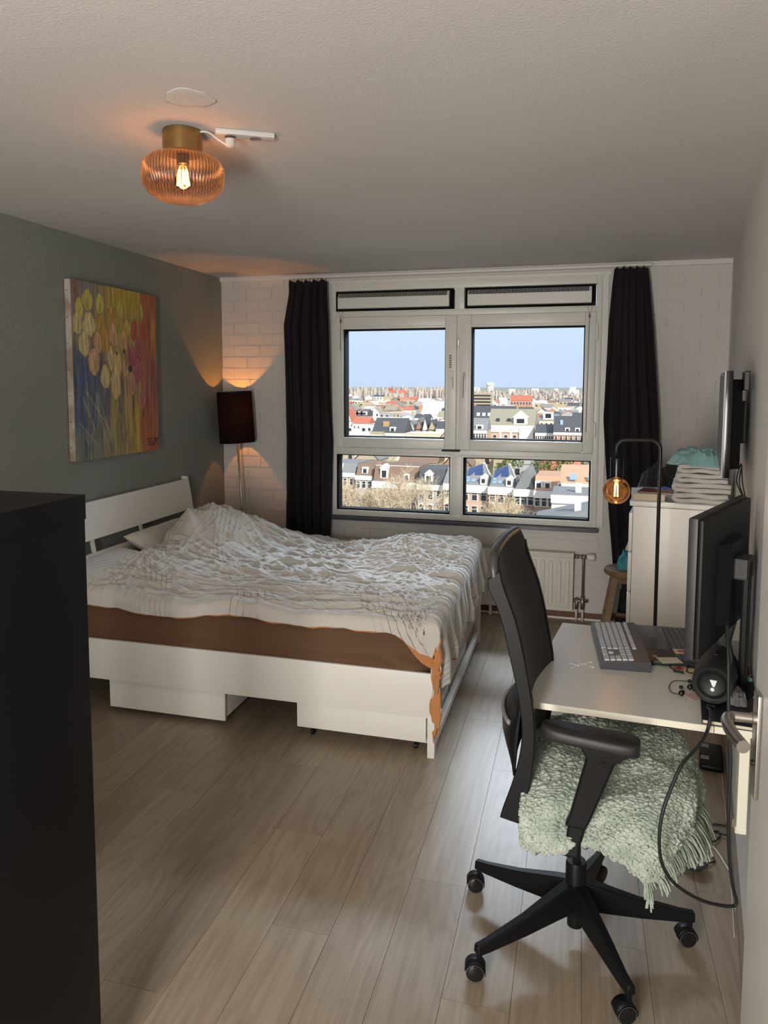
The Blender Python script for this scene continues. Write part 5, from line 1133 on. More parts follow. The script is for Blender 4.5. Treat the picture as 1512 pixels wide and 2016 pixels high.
for q, ((px_, py_), w, d_, an, col, lab) in enumerate(notes):
    zz = DZ+(.0185 if q < 2 else .001)+q*.0012; c0 = atz(px_, py_, zz); o = flat('paper_note', lab, 'note', (c0[0], c0[1], zz), w, d_, an, mat('note paper %s' % 'abcd'[q], col, .7), grp='paper notes on the desk')
    if q in (1, 2): s_ = MB().box((-w*.25, -d_*.2, .0009), (w*.2, d_*.25, .0013), 0, rz(an), (c0[0], c0[1], zz)).build('printed_mark', mat('red print', (.45, .06, .04), .6) if q == 1 else bpy.data.materials['red print'], o)
def cord(nm, lab, pts, r, mt=black_rubber, cat='cable', n_=8, **k): o = MB().tube(catmull(pts, n_), r, 8).build(nm, mt, None, smooth=True); return tag(o, lab, cat, **k)
zf = DZ+.003
cord('cable', 'thin black cable curled on the desk beside the paper notes', [atz(1335, 1321, zf+.004), atz(1318, 1312, zf+.003), atz(1318, 1297, zf+.005), atz(1335, 1286, zf+.007), atz(1355, 1288, zf+.008), atz(1356, 1306, zf+.008), atz(1352, 1322, zf+.006), atz(1370, 1326, zf+.003)], .0018)
o = MB().box((-.004, -.016, 0), (.004, .016, .007), .002, rz(1.3), atz(1336, 1324, DZ+.001)).build('usb_plug', black_plastic); tag(o, 'small black plug lying on the desk before the paper notes', 'plug')
ea = thing('earbuds', 'pair of black wired earbuds lying on the desk beside the speaker', 'earphones', tuple(atz(1345, 1362, DZ)))
MB().tube(catmull([atz(1390, 1344, zf), atz(1350, 1341, zf), atz(1326, 1341, zf), atz(1317, 1352, zf), atz(1322, 1363, zf), atz(1336, 1367, zf+.002)], 7), .0012, 6).build('wire', black_rubber, ea, smooth=True)
for (px_, py_) in ((1342, 1364), (1359, 1352)):
    c0 = atz(px_, py_, DZ+.009); MB().lathe([(0, -.009), (.007, -.008), (.0085, 0), (.0065, .006), (.004, .009), (0, .0095)], 16, c0, (.5, .3, .5)).build('earbud', black_gloss, ea, smooth=True)
    MB().lathe([(0, -.004), (.0055, -.003), (.006, .003), (.004, .006), (0, .007)], 14, atz(px_-1, py_-10, DZ+.008), (-.3, .4, .6)).build('ear_tip', black_rubber, ea, smooth=True)
# clear pins scattered
pn_m = mat('clear plastic', (.80, .82, .85), .15); rq = random.Random(4)
for q, (px_, py_, an, L_) in enumerate(((1147, 1307, .2, .022), (1163, 1312, -.6, .02), (1128, 1314, .9, .016), (1122, 1306, 0, .012), (1140, 1303, 1.4, .014), (1160, 1304, .5, .016), (1134, 1309, -.3, .018))):
    c0 = atz(px_, py_, DZ+.0028); d_ = np.array([math.cos(an), math.sin(an), 0]); P = [c0-d_*L_/2, c0, c0+d_*L_/2]; mb = MB(); mb.tube(P, .0011, 6); mb.lathe([(0, -.0026), (.0026, 0), (0, .0026)], 10, c0+d_*L_/2); o = mb.build('clear_pin', pn_m, None, smooth=True); tag(o, 'tiny clear plastic pin scattered on the near desk half', 'pin', 'clear pins on the desk')
# clutter near the wall, behind the speaker
def cbox(nm, lab, cat, px_, py_, z, w, d_, h_, an, col, rough=.6): c0 = atz(px_, py_, z); o = MB().box((-w/2, -d_/2, 0), (w/2, d_/2, h_), .002, rz(an), (c0[0], c0[1], z)).build(nm, mat(nm+' '+lab[:12], col, rough)); return tag(o, lab, cat)
cbox('card_box', 'small cream and teal box near the wall end of the desk', 'box', 1452, 1337, DZ+.001, .06, .09, .022, .1, (.22, .42, .40))
cbox('flat_case', 'flat maroon case lying on the small box by the wall', 'case', 1450, 1315, DZ+.0245, .07, .10, .010, -.1, (.10, .02, .03))
cap = crumple('grey_pouch', mat('grey felt', (.16, .155, .16), .9, bump=(60, .4, .003)), tuple(atz(1450, 1378, DZ+.015)), .028, .055, .040, 41, 'soft grey pouch lying between the speaker and the door handle', 'pouch')
wb_ = crumple('white_plastic_bag', mat('white plastic film', (.60, .60, .60), .35), (.468, 2.72, DZ+.001), .055, .08, .11, 44, 'small crumpled white bag behind the monitor stand', 'bag')
# long cables hanging in a loop from the desk
cord('hanging_cable', 'thick black cord hanging from the desk in a long loop past the throw', [atz(1392, 1392, DZ+.006), aty(1399, 1402, 2.075), aty(1392, 1440, 2.04), aty(1372, 1472, 1.99), aty(1343, 1505, 1.94), aty(1322, 1550, 1.91), aty(1305, 1598, 1.89), aty(1298, 1645, 1.89), aty(1302, 1695, 1.90), aty(1322, 1733, 1.93), aty(1360, 1762, 1.98), aty(1402, 1779, 2.03), aty(1448, 1782, 2.06),
     aty(1443, 1745, 2.05), aty(1436, 1690, 2.04), aty(1434, 1600, 2.03), aty(1438, 1510, 2.03), aty(1436, 1440, 2.03), aty(1434, 1380, 2.04), aty(1434, 1300, 2.06), aty(1431, 1230, 2.12)], .0046)
# cables and switch on the floor
zc_ = .004
fs = thing('foot_switch', 'round dark grey cord foot switch lying on the floor beside the chair', 'switch', tuple(atz(1365, 1700, 0)))
MB().lathe([(0, 0), (.030, 0), (.034, .012), (.046, .020), (.048, .026), (.044, .031), (0, .033)], 36, atz(1366, 1706, 0)).build('body', mat('slate grey plastic', (.05, .055, .07), .4), fs, angle=30)
cord('switch_cord', 'black cord curling on the floor from the foot switch under the desk', [atz(1325, 1716, .01), atz(1348, 1704, .012)], .003)
cord('switch_cord', 'black cord running right from the foot switch in a sharp bend and loops', [atz(1385, 1698, .012), atz(1405, 1697, zc_), atz(1405, 1690, zc_), atz(1392, 1668, zc_), atz(1378, 1655, zc_), atz(1372, 1636, zc_), atz(1385, 1628, .01), atz(1398, 1650, zc_), atz(1408, 1652, zc_), atz(1400, 1640, .008), atz(1415, 1640, .01), atz(1432, 1645, .008), atz(1446, 1640, zc_), atz(1436, 1628, zc_), atz(1418, 1624, zc_), atz(1400, 1622, zc_)], .003)
cord('floor_cable', 'thin black cord looping on the floor under the fringe', [atz(1340, 1670, zc_), atz(1355, 1680, zc_), atz(1375, 1686, zc_), atz(1390, 1675, zc_), atz(1402, 1658, .009), atz(1415, 1650, .006), atz(1416, 1638, zc_), atz(1398, 1636, .004)], .003)
wpl = MB().box((-.022, -.03, 0), (.022, .03, .045), .008, rz(.3), atz(1363, 1655, 0)).build('white_plug', wp); tag(wpl, 'white plug block on the floor under the fringe', 'plug')
cord('floor_cable', 'thin white cord running over the floor from the plug along the wall', [atz(1368, 1648, .02), atz(1385, 1655, zc_), atz(1402, 1665, zc_), atz(1418, 1685, zc_), atz(1430, 1705, zc_), atz(1444, 1725, zc_), atz(1451, 1742, zc_), atz(1451, 1765, zc_), atz(1449, 1790, zc_)], .0032, wp)
cord('floor_cable', 'hair-thin white cord lying straight on the floor along the right wall', [atz(1418, 1500, .002), atz(1426, 1570, .002), atz(1436, 1680, .002), atz(1441, 1760, .002), atz(1446, 1845, .002)], .0016, wp)
br_ = thing('power_brick', 'flat black power brick with pale labels on the floor by the right wall', 'power adapter', tuple(atz(1406, 1505, 0)))
c0 = atz(1402, 1500, 0); MB().box((-.055, -.10, 0), (.045, .13, .032), .012, rz(-.14), c0).build('case', black_plastic, br_, smooth=True)
for yy_ in (.07, -.05): MB().box((-.05, yy_, .0322), (-.015, yy_+.035, .0328), 0, rz(-.14), c0).build('label', mat('grey label', (.30, .30, .31), .5) if yy_ > 0 else bpy.data.materials['grey label'], br_)

# ================================================================ DOOR with lever handle (open, at the right edge)
door_m = mat('satin white door', (.60, .585, .56), .42, bump=(6, .03, .002))
dn = tag(empty('door_1', (.38, .80, 0)), kind='structure'); DXF = .377; DYE = 1.648
MB().box((DXF, .79, .012), (DXF+.040, DYE, 2.12), .0015).build('door_leaf', door_m, dn, angle=40)
alu = mat('satin aluminium', (.50, .47, .43), .30, 1, bump=(90, .05, .001))
HZ = 1.052; HY = DYE-.042
MB().box((DXF-.0085, HY-.021, HZ-.165), (DXF-.0002, HY+.021, HZ+.055), .002).build('escutcheon', alu, dn, angle=40)
hd = MB(); hd.lathe([(.0125, 0), (.0125, -.006), (.0105, -.007), (.0105, -.046)], 24, (DXF-.0085, HY, HZ), (1, 0, 0))
pl = catmull([(DXF-.048, HY+.002, HZ), (DXF-.060, HY-.006, HZ), (DXF-.066, HY-.022, HZ-.001), (DXF-.067, HY-.055, HZ-.003), (DXF-.062, HY-.095, HZ-.004), (DXF-.056, HY-.128, HZ-.004)], 6)
hd2 = MB().tube(pl, [.0108+.0022*(i/(len(pl)-1)) for i in range(len(pl))], 16)
hdo = MB(); hdo.v = hd.v+hd2.v; nn0 = len(hd.v); hdo.f = hd.f+[tuple(i+nn0 for i in f_) for f_ in hd2.f]; hdo.build('lever_handle', alu, dn, smooth=True, angle=50)
MB().lathe([(0, 0), (.006, 0), (.006, -.004), (0, -.004)], 20, (DXF-.0085, HY, HZ-.095), (1, 0, 0)).build('keyhole', black_metal, dn)
MB().box((DXF+.010, DYE-.0002, HZ-.12), (DXF+.030, DYE+.0015, HZ+.08), .0005).build('latch_plate', alu, dn)
for zz in (.25, 1.05, 1.9): MB().lathe([(.009, -.05), (.009, .05)], 14, (DXF+.02, .783, zz)).build('hinge', alu, dn)
# ================================================================ THE CITY OUTSIDE (the room is about ten storeys up)
GZ = -31.0
def cmatl(nm, c, r=.85, **k): return mat(nm, c, r, **k)
ground = MB().box((-4200, 24, GZ-1), (3600, 9000, GZ)).build('ground', cmatl('pale city ground', (.30, .29, .27), var=(.02, (.22, .24, .18), 6, .1)), kind='structure')
WC = {'white': cmatl('white render', (.80, .78, .72)), 'cream': cmatl('cream render', (.68, .60, .46)), 'tan': cmatl('tan brick', (.46, .38, .26)), 'brown': cmatl('brown brick', (.34, .22, .16)), 'red': cmatl('red brick', (.52, .27, .19)), 'pink': cmatl('pink brick', (.60, .40, .32)), 'grey': cmatl('grey render', (.42, .42, .42)), 'ochre': cmatl('ochre brick', (.44, .29, .13))}
RCm = {'grey': cmatl('grey roofing', (.22, .23, .24)), 'dark': cmatl('dark slate', (.075, .08, .09), .6), 'red': cmatl('red roof tiles', (.46, .15, .10)), 'orange': cmatl('orange roof tiles', (.52, .32, .21)), 'olive': cmatl('olive roof', (.30, .28, .21)), 'white': cmatl('white roofing', (.72, .71, .68)), 'brown': cmatl('brown tiles', (.22, .15, .11))}
dpane = mat('dark far pane', (.035, .04, .05), .15); wfr = cmatl('white far frame', (.82, .80, .74)); solar = mat('solar panel blue', (.03, .06, .17), .2); skyl = mat('skylight glass', (.25, .38, .50), .15)
def px2x(px, D, py=880): return aty(px, py, D)[0]
def py2z(py, D, px=900): return aty(px, py, D)[2]
PLACED = []
class Bld:
    def __init__(s, nm, lab, x0, x1, D, depth, ze, wall, ang=0.0, grp=None, cat='building', zb=GZ):
        PLACED.append((x0, x1, D, D+depth))
        s.root = thing(nm, lab, cat, (x0, D, zb), grp); s.R = rz(ang); s.O = np.array([x0, D, 0]); s.w = (x1-x0)/math.cos(ang); s.d = depth; s.ze = ze; s.zb = zb; s.wall = WC[wall]
        MB().box((0, 0, zb), (s.w, depth, ze), 0, s.R, s.O).build('wall', s.wall, s.root)
    def P(s, x, y, z): return tuple(s.R@np.array([x, y, z])+s.O)
    def box(s, nm, lo, hi, mt, par=None): return MB().box(lo, hi, 0, s.R, s.O).build(nm, mt, par or s.root)
    def flat(s, rc, par=.5):
        s.box('parapet', (-.15, -.15, s.ze), (s.w+.15, .25, s.ze+par), s.wall); s.box('roof', (0, .25, s.ze), (s.w, s.d, s.ze+.25), RCm[rc]); return s
    def cornice(s, h_=.9, mt=wfr): s.box('cornice', (-.1, -.45, s.ze-h_), (s.w+.1, 0, s.ze+.1), mt); return s
    def gable_x(s, rc, rise, ov=.3):       # ridge parallel to the facade
        z = s.ze+.1; MB().prism([(-ov, z), (s.d+ov, z), (s.d/2, z+rise)], -.2, s.w+.2, lambda p_, q, t_: s.P(t_, p_, q)).build('roof', RCm[rc], s.root); return s
    def gable_y(s, rc, rise, ov=.25, fill=True):       # gable front
        z = s.ze; MB().prism([(-ov, z), (s.w/2, z+rise), (s.w+ov, z), (s.w+ov, z-.25), (s.w/2, z+rise-.3), (-ov, z-.25)][::-1], -.3, s.d, lambda p_, q, t_: s.P(p_, t_, q)).build('roof', RCm[rc], s.root)
        MB().prism([(0, z-.3), (s.w, z-.3), (s.w/2, z+rise-.35)], 0, .3, lambda p_, q, t_: s.P(p_, t_, q)).build('gable', s.wall, s.root); return s
    def mansard(s, rc, h_, ins=1.6):
        z = s.ze+.1; MB().prism([(.3, z), (s.d, z), (s.d, z+h_), (.3+ins, z+h_)], 0, s.w, lambda p_, q, t_: s.P(t_, p_, q)).build('roof', RCm[rc], s.root); return s
    def dormer(s, x, w_, h_, z=None, y=.6, peaked=False, mt=wfr):
        z = s.ze+.2 if z is None else z; d_ = s.box('dormer', (x-w_/2, y, z), (x+w_/2, y+2.4, z+h_), mt)
        MB().box((x-w_*.28, y-.06, z+h_*.25), (x+w_*.28, y, z+h_*.8), 0, s.R, s.O).build('pane', dpane, d_)
        if peaked: MB().prism([(x-w_*.6, z+h_), (x+w_*.6, z+h_), (x, z+h_+w_*.5)], y-.15, y+2.4, lambda p_, q, t_: s.P(p_, t_, q)).build('dormer_roof', mt, d_)
        return s
    def chimney(s, x, y, z, h_=1.2, w_=.8, mt=None): s.box('chimney', (x, y, z), (x+w_, y+w_*.7, z+h_), mt or WC['brown']); return s
    def windows(s, xs, zs, w_, h_, frame=True, side=False, bars=True):
        fm_ = pm2 = bm_ = None
        for z in zs:
            for x in xs:
                c0 = np.array(s.P(x, -.06, z))
                if fm_ is None:
                    fm_ = MB().box((-w_/2, -.08, 0), (w_/2, .06, h_), 0, s.R, c0).build('window', wfr if frame else dpane, s.root); fc = c0
                    fm_['_k'] = 1; del fm_['_k']
                    if frame:
                        pm2 = MB().box((-w_/2+.16, -.14, .18), (w_/2-.16, -.08, h_*.60), 0, s.R, c0).build('pane', dpane, fm_); bm_ = MB().box((-w_/2+.16, -.14, h_*.66), (w_/2-.16, -.08, h_-.16), 0, s.R, c0).build('pane', dpane, fm_)
                else:
                    o = copyobj(fm_, s.root, tuple(c0-fc))
                    if frame:
                        copyobj(pm2, o, (0, 0, 0)); copyobj(bm_, o, (0, 0, 0))
        return s
    def gwin(s, floors, cols, w_, h_, z1=None, **k):
        xs = [s.w*(i+.5)/cols for i in range(cols)]; z1 = s.ze-1.1-h_ if z1 is None else z1
        return s.windows(xs, [z1-3.15*f_ for f_ in range(floors)], w_, h_, **k)
    def skylight(s, x, z, w_, h_, y, mt=skyl, nm='skylight', tilt_=.5):
        V = [s.P(x, y, z), s.P(x+w_, y, z), s.P(x+w_, y+h_*tilt_, z+h_), s.P(x, y+h_*tilt_, z+h_)]; V2 = [(v_[0], v_[1]-.12, v_[2]+.12) for v_ in V]; MB().hexa([V[0], V[1], V[2], V[3]]+V2).build(nm, mt, s.root); return s
# --- the terrace right across the street, from left to right
def Dl(px): return 168-(px-660)*.05           # the row runs slightly towards us to the right
def near(px0, px1, pye, wall, lab, cols, grp='row houses across the street', **k):
    D = Dl((px0+px1)/2); x0, x1 = px2x(px0, D, pye), px2x(px1, D, pye); return Bld('row_house', lab, x0, x1, D, 11, py2z(pye, D, (px0+px1)/2), wall, ang=-.05, grp=grp)
h_ = near(648, 700, 931, 'tan', 'tan brick house at the left end of the terrace, behind bare trees', 4); h_.cornice().gwin(3, 4, 1.15, 2.1).mansard('grey', 2.2).dormer(h_.w*.35, 1.6, 1.9)
h_ = near(700, 734, 937, 'grey', 'narrow grey house second from the left in the terrace', 3); h_.cornice().gwin(3, 3, 1.1, 2.0).mansard('brown', 2.4).dormer(h_.w*.5, 1.5, 1.8)
h_ = near(734, 822, 949, 'brown', 'wide brown brick house with an ornate white dormer in the terrace', 6); h_.cornice(1.5).gwin(3, 6, 1.15, 2.1, bars=True).mansard('brown', 3.4).dormer(h_.w*.24, 1.9, 2.9, peaked=True).dormer(h_.w*.75, 1.3, 1.7).chimney(h_.w*.02, 3, h_.ze+3.2)
h_.box('ridge_trim', (0, 1.9, h_.ze+3.4), (h_.w, 2.3, h_.ze+3.6), wfr)
h_ = near(822, 874, 955, 'grey', 'dusky house with a round dormer window right of the ornate dormer house', 3); h_.cornice(1.1).gwin(3, 3, 1.25, 2.2).mansard('dark', 3.3).dormer(h_.w*.4, 1.8, 2.2, peaked=True)
h_ = near(874, 912, 953, 'cream', 'cream house half hidden by the window mullion in the terrace', 3); h_.cornice(1.3).gwin(3, 3, 1.1, 2.1).gable_x('grey', 3.2)
for (a, c_, lab, col) in ((908, 962, 'brick house with solar panels on its grey gable roof, left of the pair', 'red'), (962, 1012, 'brick house with solar panels on its grey gable roof, right of the pair', 'ochre')):
    h_ = near(a, c_, 956+(a-908)*.07, 'pink' if a < 950 else 'ochre', lab, 3); h_.cornice(1.5).gwin(3, 3, 1.35, 2.2)
    z = h_.ze; w_ = h_.w
    MB().hexa([h_.P(0, .2, z-.1), h_.P(w_, .2, z-.1), h_.P(w_, 9, z-.1), h_.P(0, 9, z-.1), h_.P(0, .2, z), h_.P(w_, .2, z), h_.P(w_*.66, 6.5, z+4.3), h_.P(.02*w_, 6.5, z+2.9)]).build('roof', RCm['grey'], h_.root)
    MB().prism([(w_*.66, z), (w_*1.02, z), (w_*.66, z+4.45), (w_*.60, z+4.2)], 6.3, 6.8, lambda p_, q, t_, h_=h_: h_.P(p_, t_, q)).build('verge', wfr, h_.root)
    # panel lies on the left-facing slope
    def sl(u_, v_, off=.12, h_=h_, w_=w_, z=z):
        a0, b0, c0, d0 = np.array([0, .2, z]), np.array([w_, .2, z]), np.array([w_*.66, 6.5, z+4.3]), np.array([.02*w_, 6.5, z+2.9]); q = (a0*(1-u_)+b0*u_)*(1-v_)+(d0*(1-u_)+c0*u_)*v_; return h_.P(q[0], q[1]-off*.6, q[2]+off)
    V = [sl(.14, .46), sl(.86, .46), sl(.86, .92), sl(.14, .92)]; V2 = [sl(.14, .46, .25), sl(.86, .46, .25), sl(.86, .92, .25), sl(.14, .92, .25)]; pnl = MB().hexa(V+V2).build('solar_panel', solar, h_.root)
    for (uu, vv) in ((.1, .15), (.35, .15), (.1, .32)):
        V = [sl(uu, vv), sl(uu+.18, vv), sl(uu+.18, vv+.13), sl(uu, vv+.13)]; V2 = [sl(uu, vv, .25), sl(uu+.18, vv, .25), sl(uu+.18, vv+.13, .25), sl(uu, vv+.13, .25)]; MB().hexa(V+V2).build('skylight', skyl, h_.root)
    h_.dormer(w_*.80, 1.3, 1.6, peaked=True, y=.3)
h_ = near(1012, 1052, 964, 'brown', 'brown brick house with a steep dark roof beside the solar panel pair', 3); h_.cornice(1.4).gwin(3, 3, 1.3, 2.1); MB().prism([(0, h_.ze), (h_.w, h_.ze), (h_.w*.6, h_.ze+4.3)], .5, 11, lambda p_, q, t_, h_=h_: h_.P(p_, t_, q)).build('roof', RCm['grey'], h_.root)
h_ = near(1052, 1118, 968, 'brown', 'red-roofed brick house at the right end of the terrace', 5); h_.cornice(1.3).gwin(3, 5, 1.2, 2.0).mansard('orange', 2.8, 1.4).dormer(h_.w*.12, 1.5, 1.7).dormer(h_.w*.38, 1.5, 1.7).dormer(h_.w*.8, 1.6, 1.6)
# --- closer buildings at the lower right
D = 112; h_ = Bld('corner_building', 'white flat block with a grey roof at the lower right of the window', px2x(1086, D, 980), px2x(1176, D, 980), D, 10, py2z(979, D, 1120), 'white'); h_.flat('grey', .25).cornice(.9); h_.box('roof_slab', (0, .3, h_.ze), (h_.w, 10, h_.ze+.3), RCm['grey']); h_.windows([h_.w*.31, h_.w*.72], [h_.ze-3.6], 1.0, 1.9); h_.box('chimney', (h_.w*.52, 3.2, h_.ze), (h_.w*.52+.9, 4.2, h_.ze+1.7), wfr)
D = 88; h_ = Bld('low_annex', 'low white annex with a sloping grey roof at the very lower right of the window', px2x(1052, D, 1020), px2x(1180, D, 1020), D, 7, py2z(1029, D, 1120), 'white'); MB().prism([(0, h_.ze), (h_.w, h_.ze), (h_.w, h_.ze+1.9)], 0, 7, lambda p_, q, t_, h_=h_: h_.P(p_, t_, q)).build('roof', RCm['grey'], h_.root); h_.box('chimney', (h_.w*.62, 1.2, h_.ze+.5), (h_.w*.62+.75, 1.9, h_.ze+2.9), wfr)
D = 137; h_ = Bld('tiled_house', 'brick house with a bright orange tiled roof at the right window edge', px2x(1106, D, 945), px2x(1178, D, 945), D, 9, py2z(953, D, 1130), 'pink'); h_.cornice(.5).gable_x('orange', 3.0).windows([h_.w*.3, h_.w*.75], [h_.ze-2.6], 1.3, 1.5).skylight(h_.w*.22, h_.ze+.7, 1.2, 1.1, -.1).skylight(h_.w*.72, h_.ze+.7, 1.2, 1.1, -.1)
# --- landmarks further off, read from the photograph
def far(nm, lab, px0, px1, pye, D, wall, depth=12, ang=0.0, grp=None): return Bld(nm, lab, px2x(px0, D, pye), px2x(px1, D, pye), D, depth, py2z(pye, D, (px0+px1)/2), wall, ang, grp)
h_ = far('apartment_building', 'large white house with pink brick panels and an olive roof beyond the solar roofs', 961, 1052, 838, 330, 'pink', 26); h_.cornice(3.0).gable_x('olive', 7.0); h_.windows([h_.w*k_ for k_ in (.15, .39, .58)], [h_.ze-7.6], 1.7, 3.4); h_.box('white_bay', (h_.w*.68, -.8, h_.ze-12), (h_.w*.98, 0, h_.ze), wfr); h_.windows([h_.w*.82], [h_.ze-8.2], 1.5, 3.6); h_.dormer(h_.w*.70, 6, 3.6, peaked=True); h_.skylight(h_.w*.16, h_.ze+1.8, 1.6, 1.2, 2.5, dpane).skylight(h_.w*.40, h_.ze+1.8, 1.6, 1.2, 2.5, dpane)
for xx in (.03, .27, .50): h_.box('pilaster', (h_.w*xx-.5, -.3, h_.ze-12), (h_.w*xx+.5, 0, h_.ze), wfr)
h_ = far('long_roof_hall', 'long hall with a dark roof and roof windows behind the pink panel house', 921, 1012, 826, 420, 'white', 22); h_.gable_x('dark', 7.5)
for k_ in range(4): h_.skylight(h_.w*(.18+.12*k_), h_.ze+1.8, 1.8, 1.8, 2.6, wfr)
h_ = far('brick_house', 'grey-roofed brick corner house just right of the mullion in the upper right pane', 926, 958, 848, 310, 'tan', 16); h_.cornice(1.2).gwin(2, 6, 1.0, 2.2).gable_x('grey', 5.0).dormer(h_.w*.55, 3.0, 2.2)
h_ = far('gabled_house', 'dark hipped-roof house with small white dormers at the right pane edge', 1090, 1150, 852, 315, 'red', 18); h_.cornice(1.0).gwin(2, 6, 1.1, 2.0).gable_x('dark', 6.5).dormer(h_.w*.45, 2.0, 1.8).dormer(h_.w*.78, 2.0, 1.8).skylight(h_.w*.2, h_.ze+3, 1.2, 2.0, 4)
h_ = far('terrace_block', 'low white and pink terrace between the pink panel house and the hipped roof', 1054, 1089, 853, 322, 'pink', 14); h_.cornice(1.2).gwin(2, 8, .9, 1.9).gable_x('dark', 3.5)
h_ = far('stepped_house', 'cream house with white dormer behind the low pink terrace', 1062, 1100, 828, 372, 'cream', 14); h_.gwin(2, 4, 1.2, 2.2).gable_x('grey', 3).dormer(h_.w*.45, 5, 4)
h_ = far('office_slab', 'long pale office slab with a ribbon of windows in the left pane', 700, 798, 824, 400, 'white', 14, .06); h_.flat('white', .8); h_.box('window_ribbon', (h_.w*.10, -.15, h_.ze-3.6), (h_.w*.92, 0, h_.ze-1.4), dpane)
for k_ in range(16): h_.box('mullion', (h_.w*(.10+.82*k_/15)-.15, -.3, h_.ze-3.7), (h_.w*(.10+.82*k_/15)+.15, 0, h_.ze-1.3), wfr)
h_ = far('red_roofed_house', 'white house with a steep red roof at the left edge of the left pane', 676, 692, 829, 375, 'white', 12); h_.gable_y('red', 6.5)
h_ = far('red_roofed_house', 'white house with a red saddle roof second from the left pane edge', 694, 726, 834, 365, 'white', 12); h_.gable_x('red', 3.2).gwin(1, 4, 1, 1.6)
h_ = far('white_dormer_row', 'white row of roof dormers on a dark roof in the upper left pane', 674, 724, 819, 440, 'brown', 12); h_.mansard('dark', 3.0)
for k_ in range(5): h_.dormer(h_.w*(.12+.18*k_), 4.2, 2.6)
fr_labs = ['white gable-front house', 'brown gable-front house with a timber face', 'narrow white gable-front house', 'dark round-gabled house', 'white house with a low dark roof']
for k_, (a, c_, py, w_, rc, rise) in enumerate(((800, 818, 848, 'white', 'grey', 4.5), (818.5, 831, 845, 'brown', 'grey', 5.2), (831.5, 842.5, 847, 'white', 'dark', 6.0), (843, 858, 846, 'tan', 'dark', 4.5), (858, 878, 844, 'white', 'dark', 3.0))):
    h_ = far('gable_house', fr_labs[k_]+' in the row low in the left pane', a, c_, py, 330-k_*2, w_, 12, grp='gable-front houses in the left pane'); (h_.gable_y(rc, rise) if k_ < 4 else h_.gable_x(rc, rise)); h_.gwin(2, 2, 1.1, 1.8)
h_ = far('dark_roof_house', 'wide dark blue roof with an orange chimney low in the left pane', 733, 796, 852, 305, 'white', 16); h_.gable_x('dark', 6.0).chimney(h_.w*.28, 3, h_.ze+1.5, 3.2, 2.6, WC['ochre']); h_.dormer(h_.w*.62, 2.5, 2.2)
h_ = far('tan_roof_house', 'flat tan-roofed house at the bottom left of the left pane', 720, 752, 852, 300, 'tan', 16); h_.flat('olive', .4)
h_ = far('white_block', 'bright white low block in the bottom left corner of the left pane', 672, 726, 853, 298, 'white', 14); h_.flat('white', .5); h_.dormer(h_.w*.3, 2.2, 2.4).dormer(h_.w*.8, 2.4, 2.6)
h_ = far('cream_block', 'cream and pink block along the bottom right of the left pane', 800, 880, 855, 300, 'cream', 14); h_.flat('white', .5).gwin(2, 9, 1.1, 2.0)
h_ = far('white_gable_hall', 'bright white hall with a broad roof in the middle right of the left pane', 832, 872, 802, 620, 'white', 30); h_.gable_x('white', 5)
h_ = far('apartment_building', 'tan apartment block with rows of balconies beside the mullion in the right pane', 921, 966, 775, 720, 'tan', 14); h_.flat('white', 1.0).gwin(4, 9, 2.6, 1.6, frame=False)
h_ = far('school', 'long brick school with a red roof in the right pane', 1005, 1046, 789, 700, 'red', 20); h_.gable_x('red', 5).gwin(1, 7, 2, 2.4)
h_ = far('church', 'red brick church with a tower and a red nave roof on the left skyline', 765, 771, 768, 1350, 'red', 9); h_.box('tower_cap', (-1, -1, h_.ze), (h_.w+1, 9, h_.ze+4), RCm['red']); nz = h_.ze-9; MB().prism([(0, nz), (16, nz), (8, nz+9)], h_.w, h_.w+27, lambda p_, q, t_, h_=h_: h_.P(t_, p_, q)).build('nave_roof', RCm['red'], h_.root); h_.box('nave', (h_.w, 1, GZ), (h_.w+27, 15, nz), WC['red']); h_.windows([h_.w*.5], [h_.ze-5], 2.5, 3)
D = 2300; x_ = px2x(965, D, 760); z1_ = py2z(753, D, 965); t_ = thing('round_tower', 'round white tower block on the horizon in the right pane', 'tower', (x_, D, GZ), None)
r_ = 8.5*D/1437; MB().lathe([(r_*.8, GZ), (r_*.8, z1_-9), (r_, z1_-8), (r_, z1_-1), (r_*.6, z1_), (0, z1_+1)], 28, (x_, D, 0)).build('shaft', WC['white'], t_)
for k_ in range(5): MB().lathe([(r_*.815, z1_-14-k_*7), (r_*.815, z1_-12-k_*7)], 28, (x_, D, 0)).build('window_band', WC['grey'], t_)
for k_, (a, c_, py, D, lab) in enumerate(((933, 936, 762, 2500, 'thin white block on the horizon left of the round tower'), (940, 943, 763, 2400, 'small white block on the horizon next to the round tower'), (1002, 1013, 766, 2600, 'low white hall on the horizon right of the round tower'), (1047, 1060, 765, 2700, 'flat white hall on the horizon, middle of the right pane'), (1091, 1099, 765, 2500, 'white domed hall on the horizon right of the middle'), (1122, 1134, 762, 2300, 'white church with small turrets on the right horizon'), (676, 688, 774, 1500, 'white shed with a blue sign mast at the left skyline'), (1120, 1140, 768, 1800, 'white works building at the far right horizon'))):
    h_ = far('horizon_building', lab, a, c_, py, D, 'white', 30, grp='pale buildings on the horizon'); h_.flat('white', .3)
for k_, (px_, D, py) in enumerate(((718, 1250, 768), (978, 1100, 768), (1036, 1150, 768), (793, 1900, 760), (690, 1400, 769))):
    x_ = px2x(px_, D, py); z1_ = py2z(py, D, px_); o = MB().tube([(x_, D, GZ), (x_, D, z1_)], [.6, .45], 6).build('light_mast', wfr); tag(o, ['slim white light mast before the tree line in the left pane', 'slim white light mast left of centre in the right pane', 'slim white light mast right of centre in the right pane', 'tall thin white mast behind the church', 'pale blue-white mast at the left skyline'][k_], 'mast', 'light masts on the skyline')
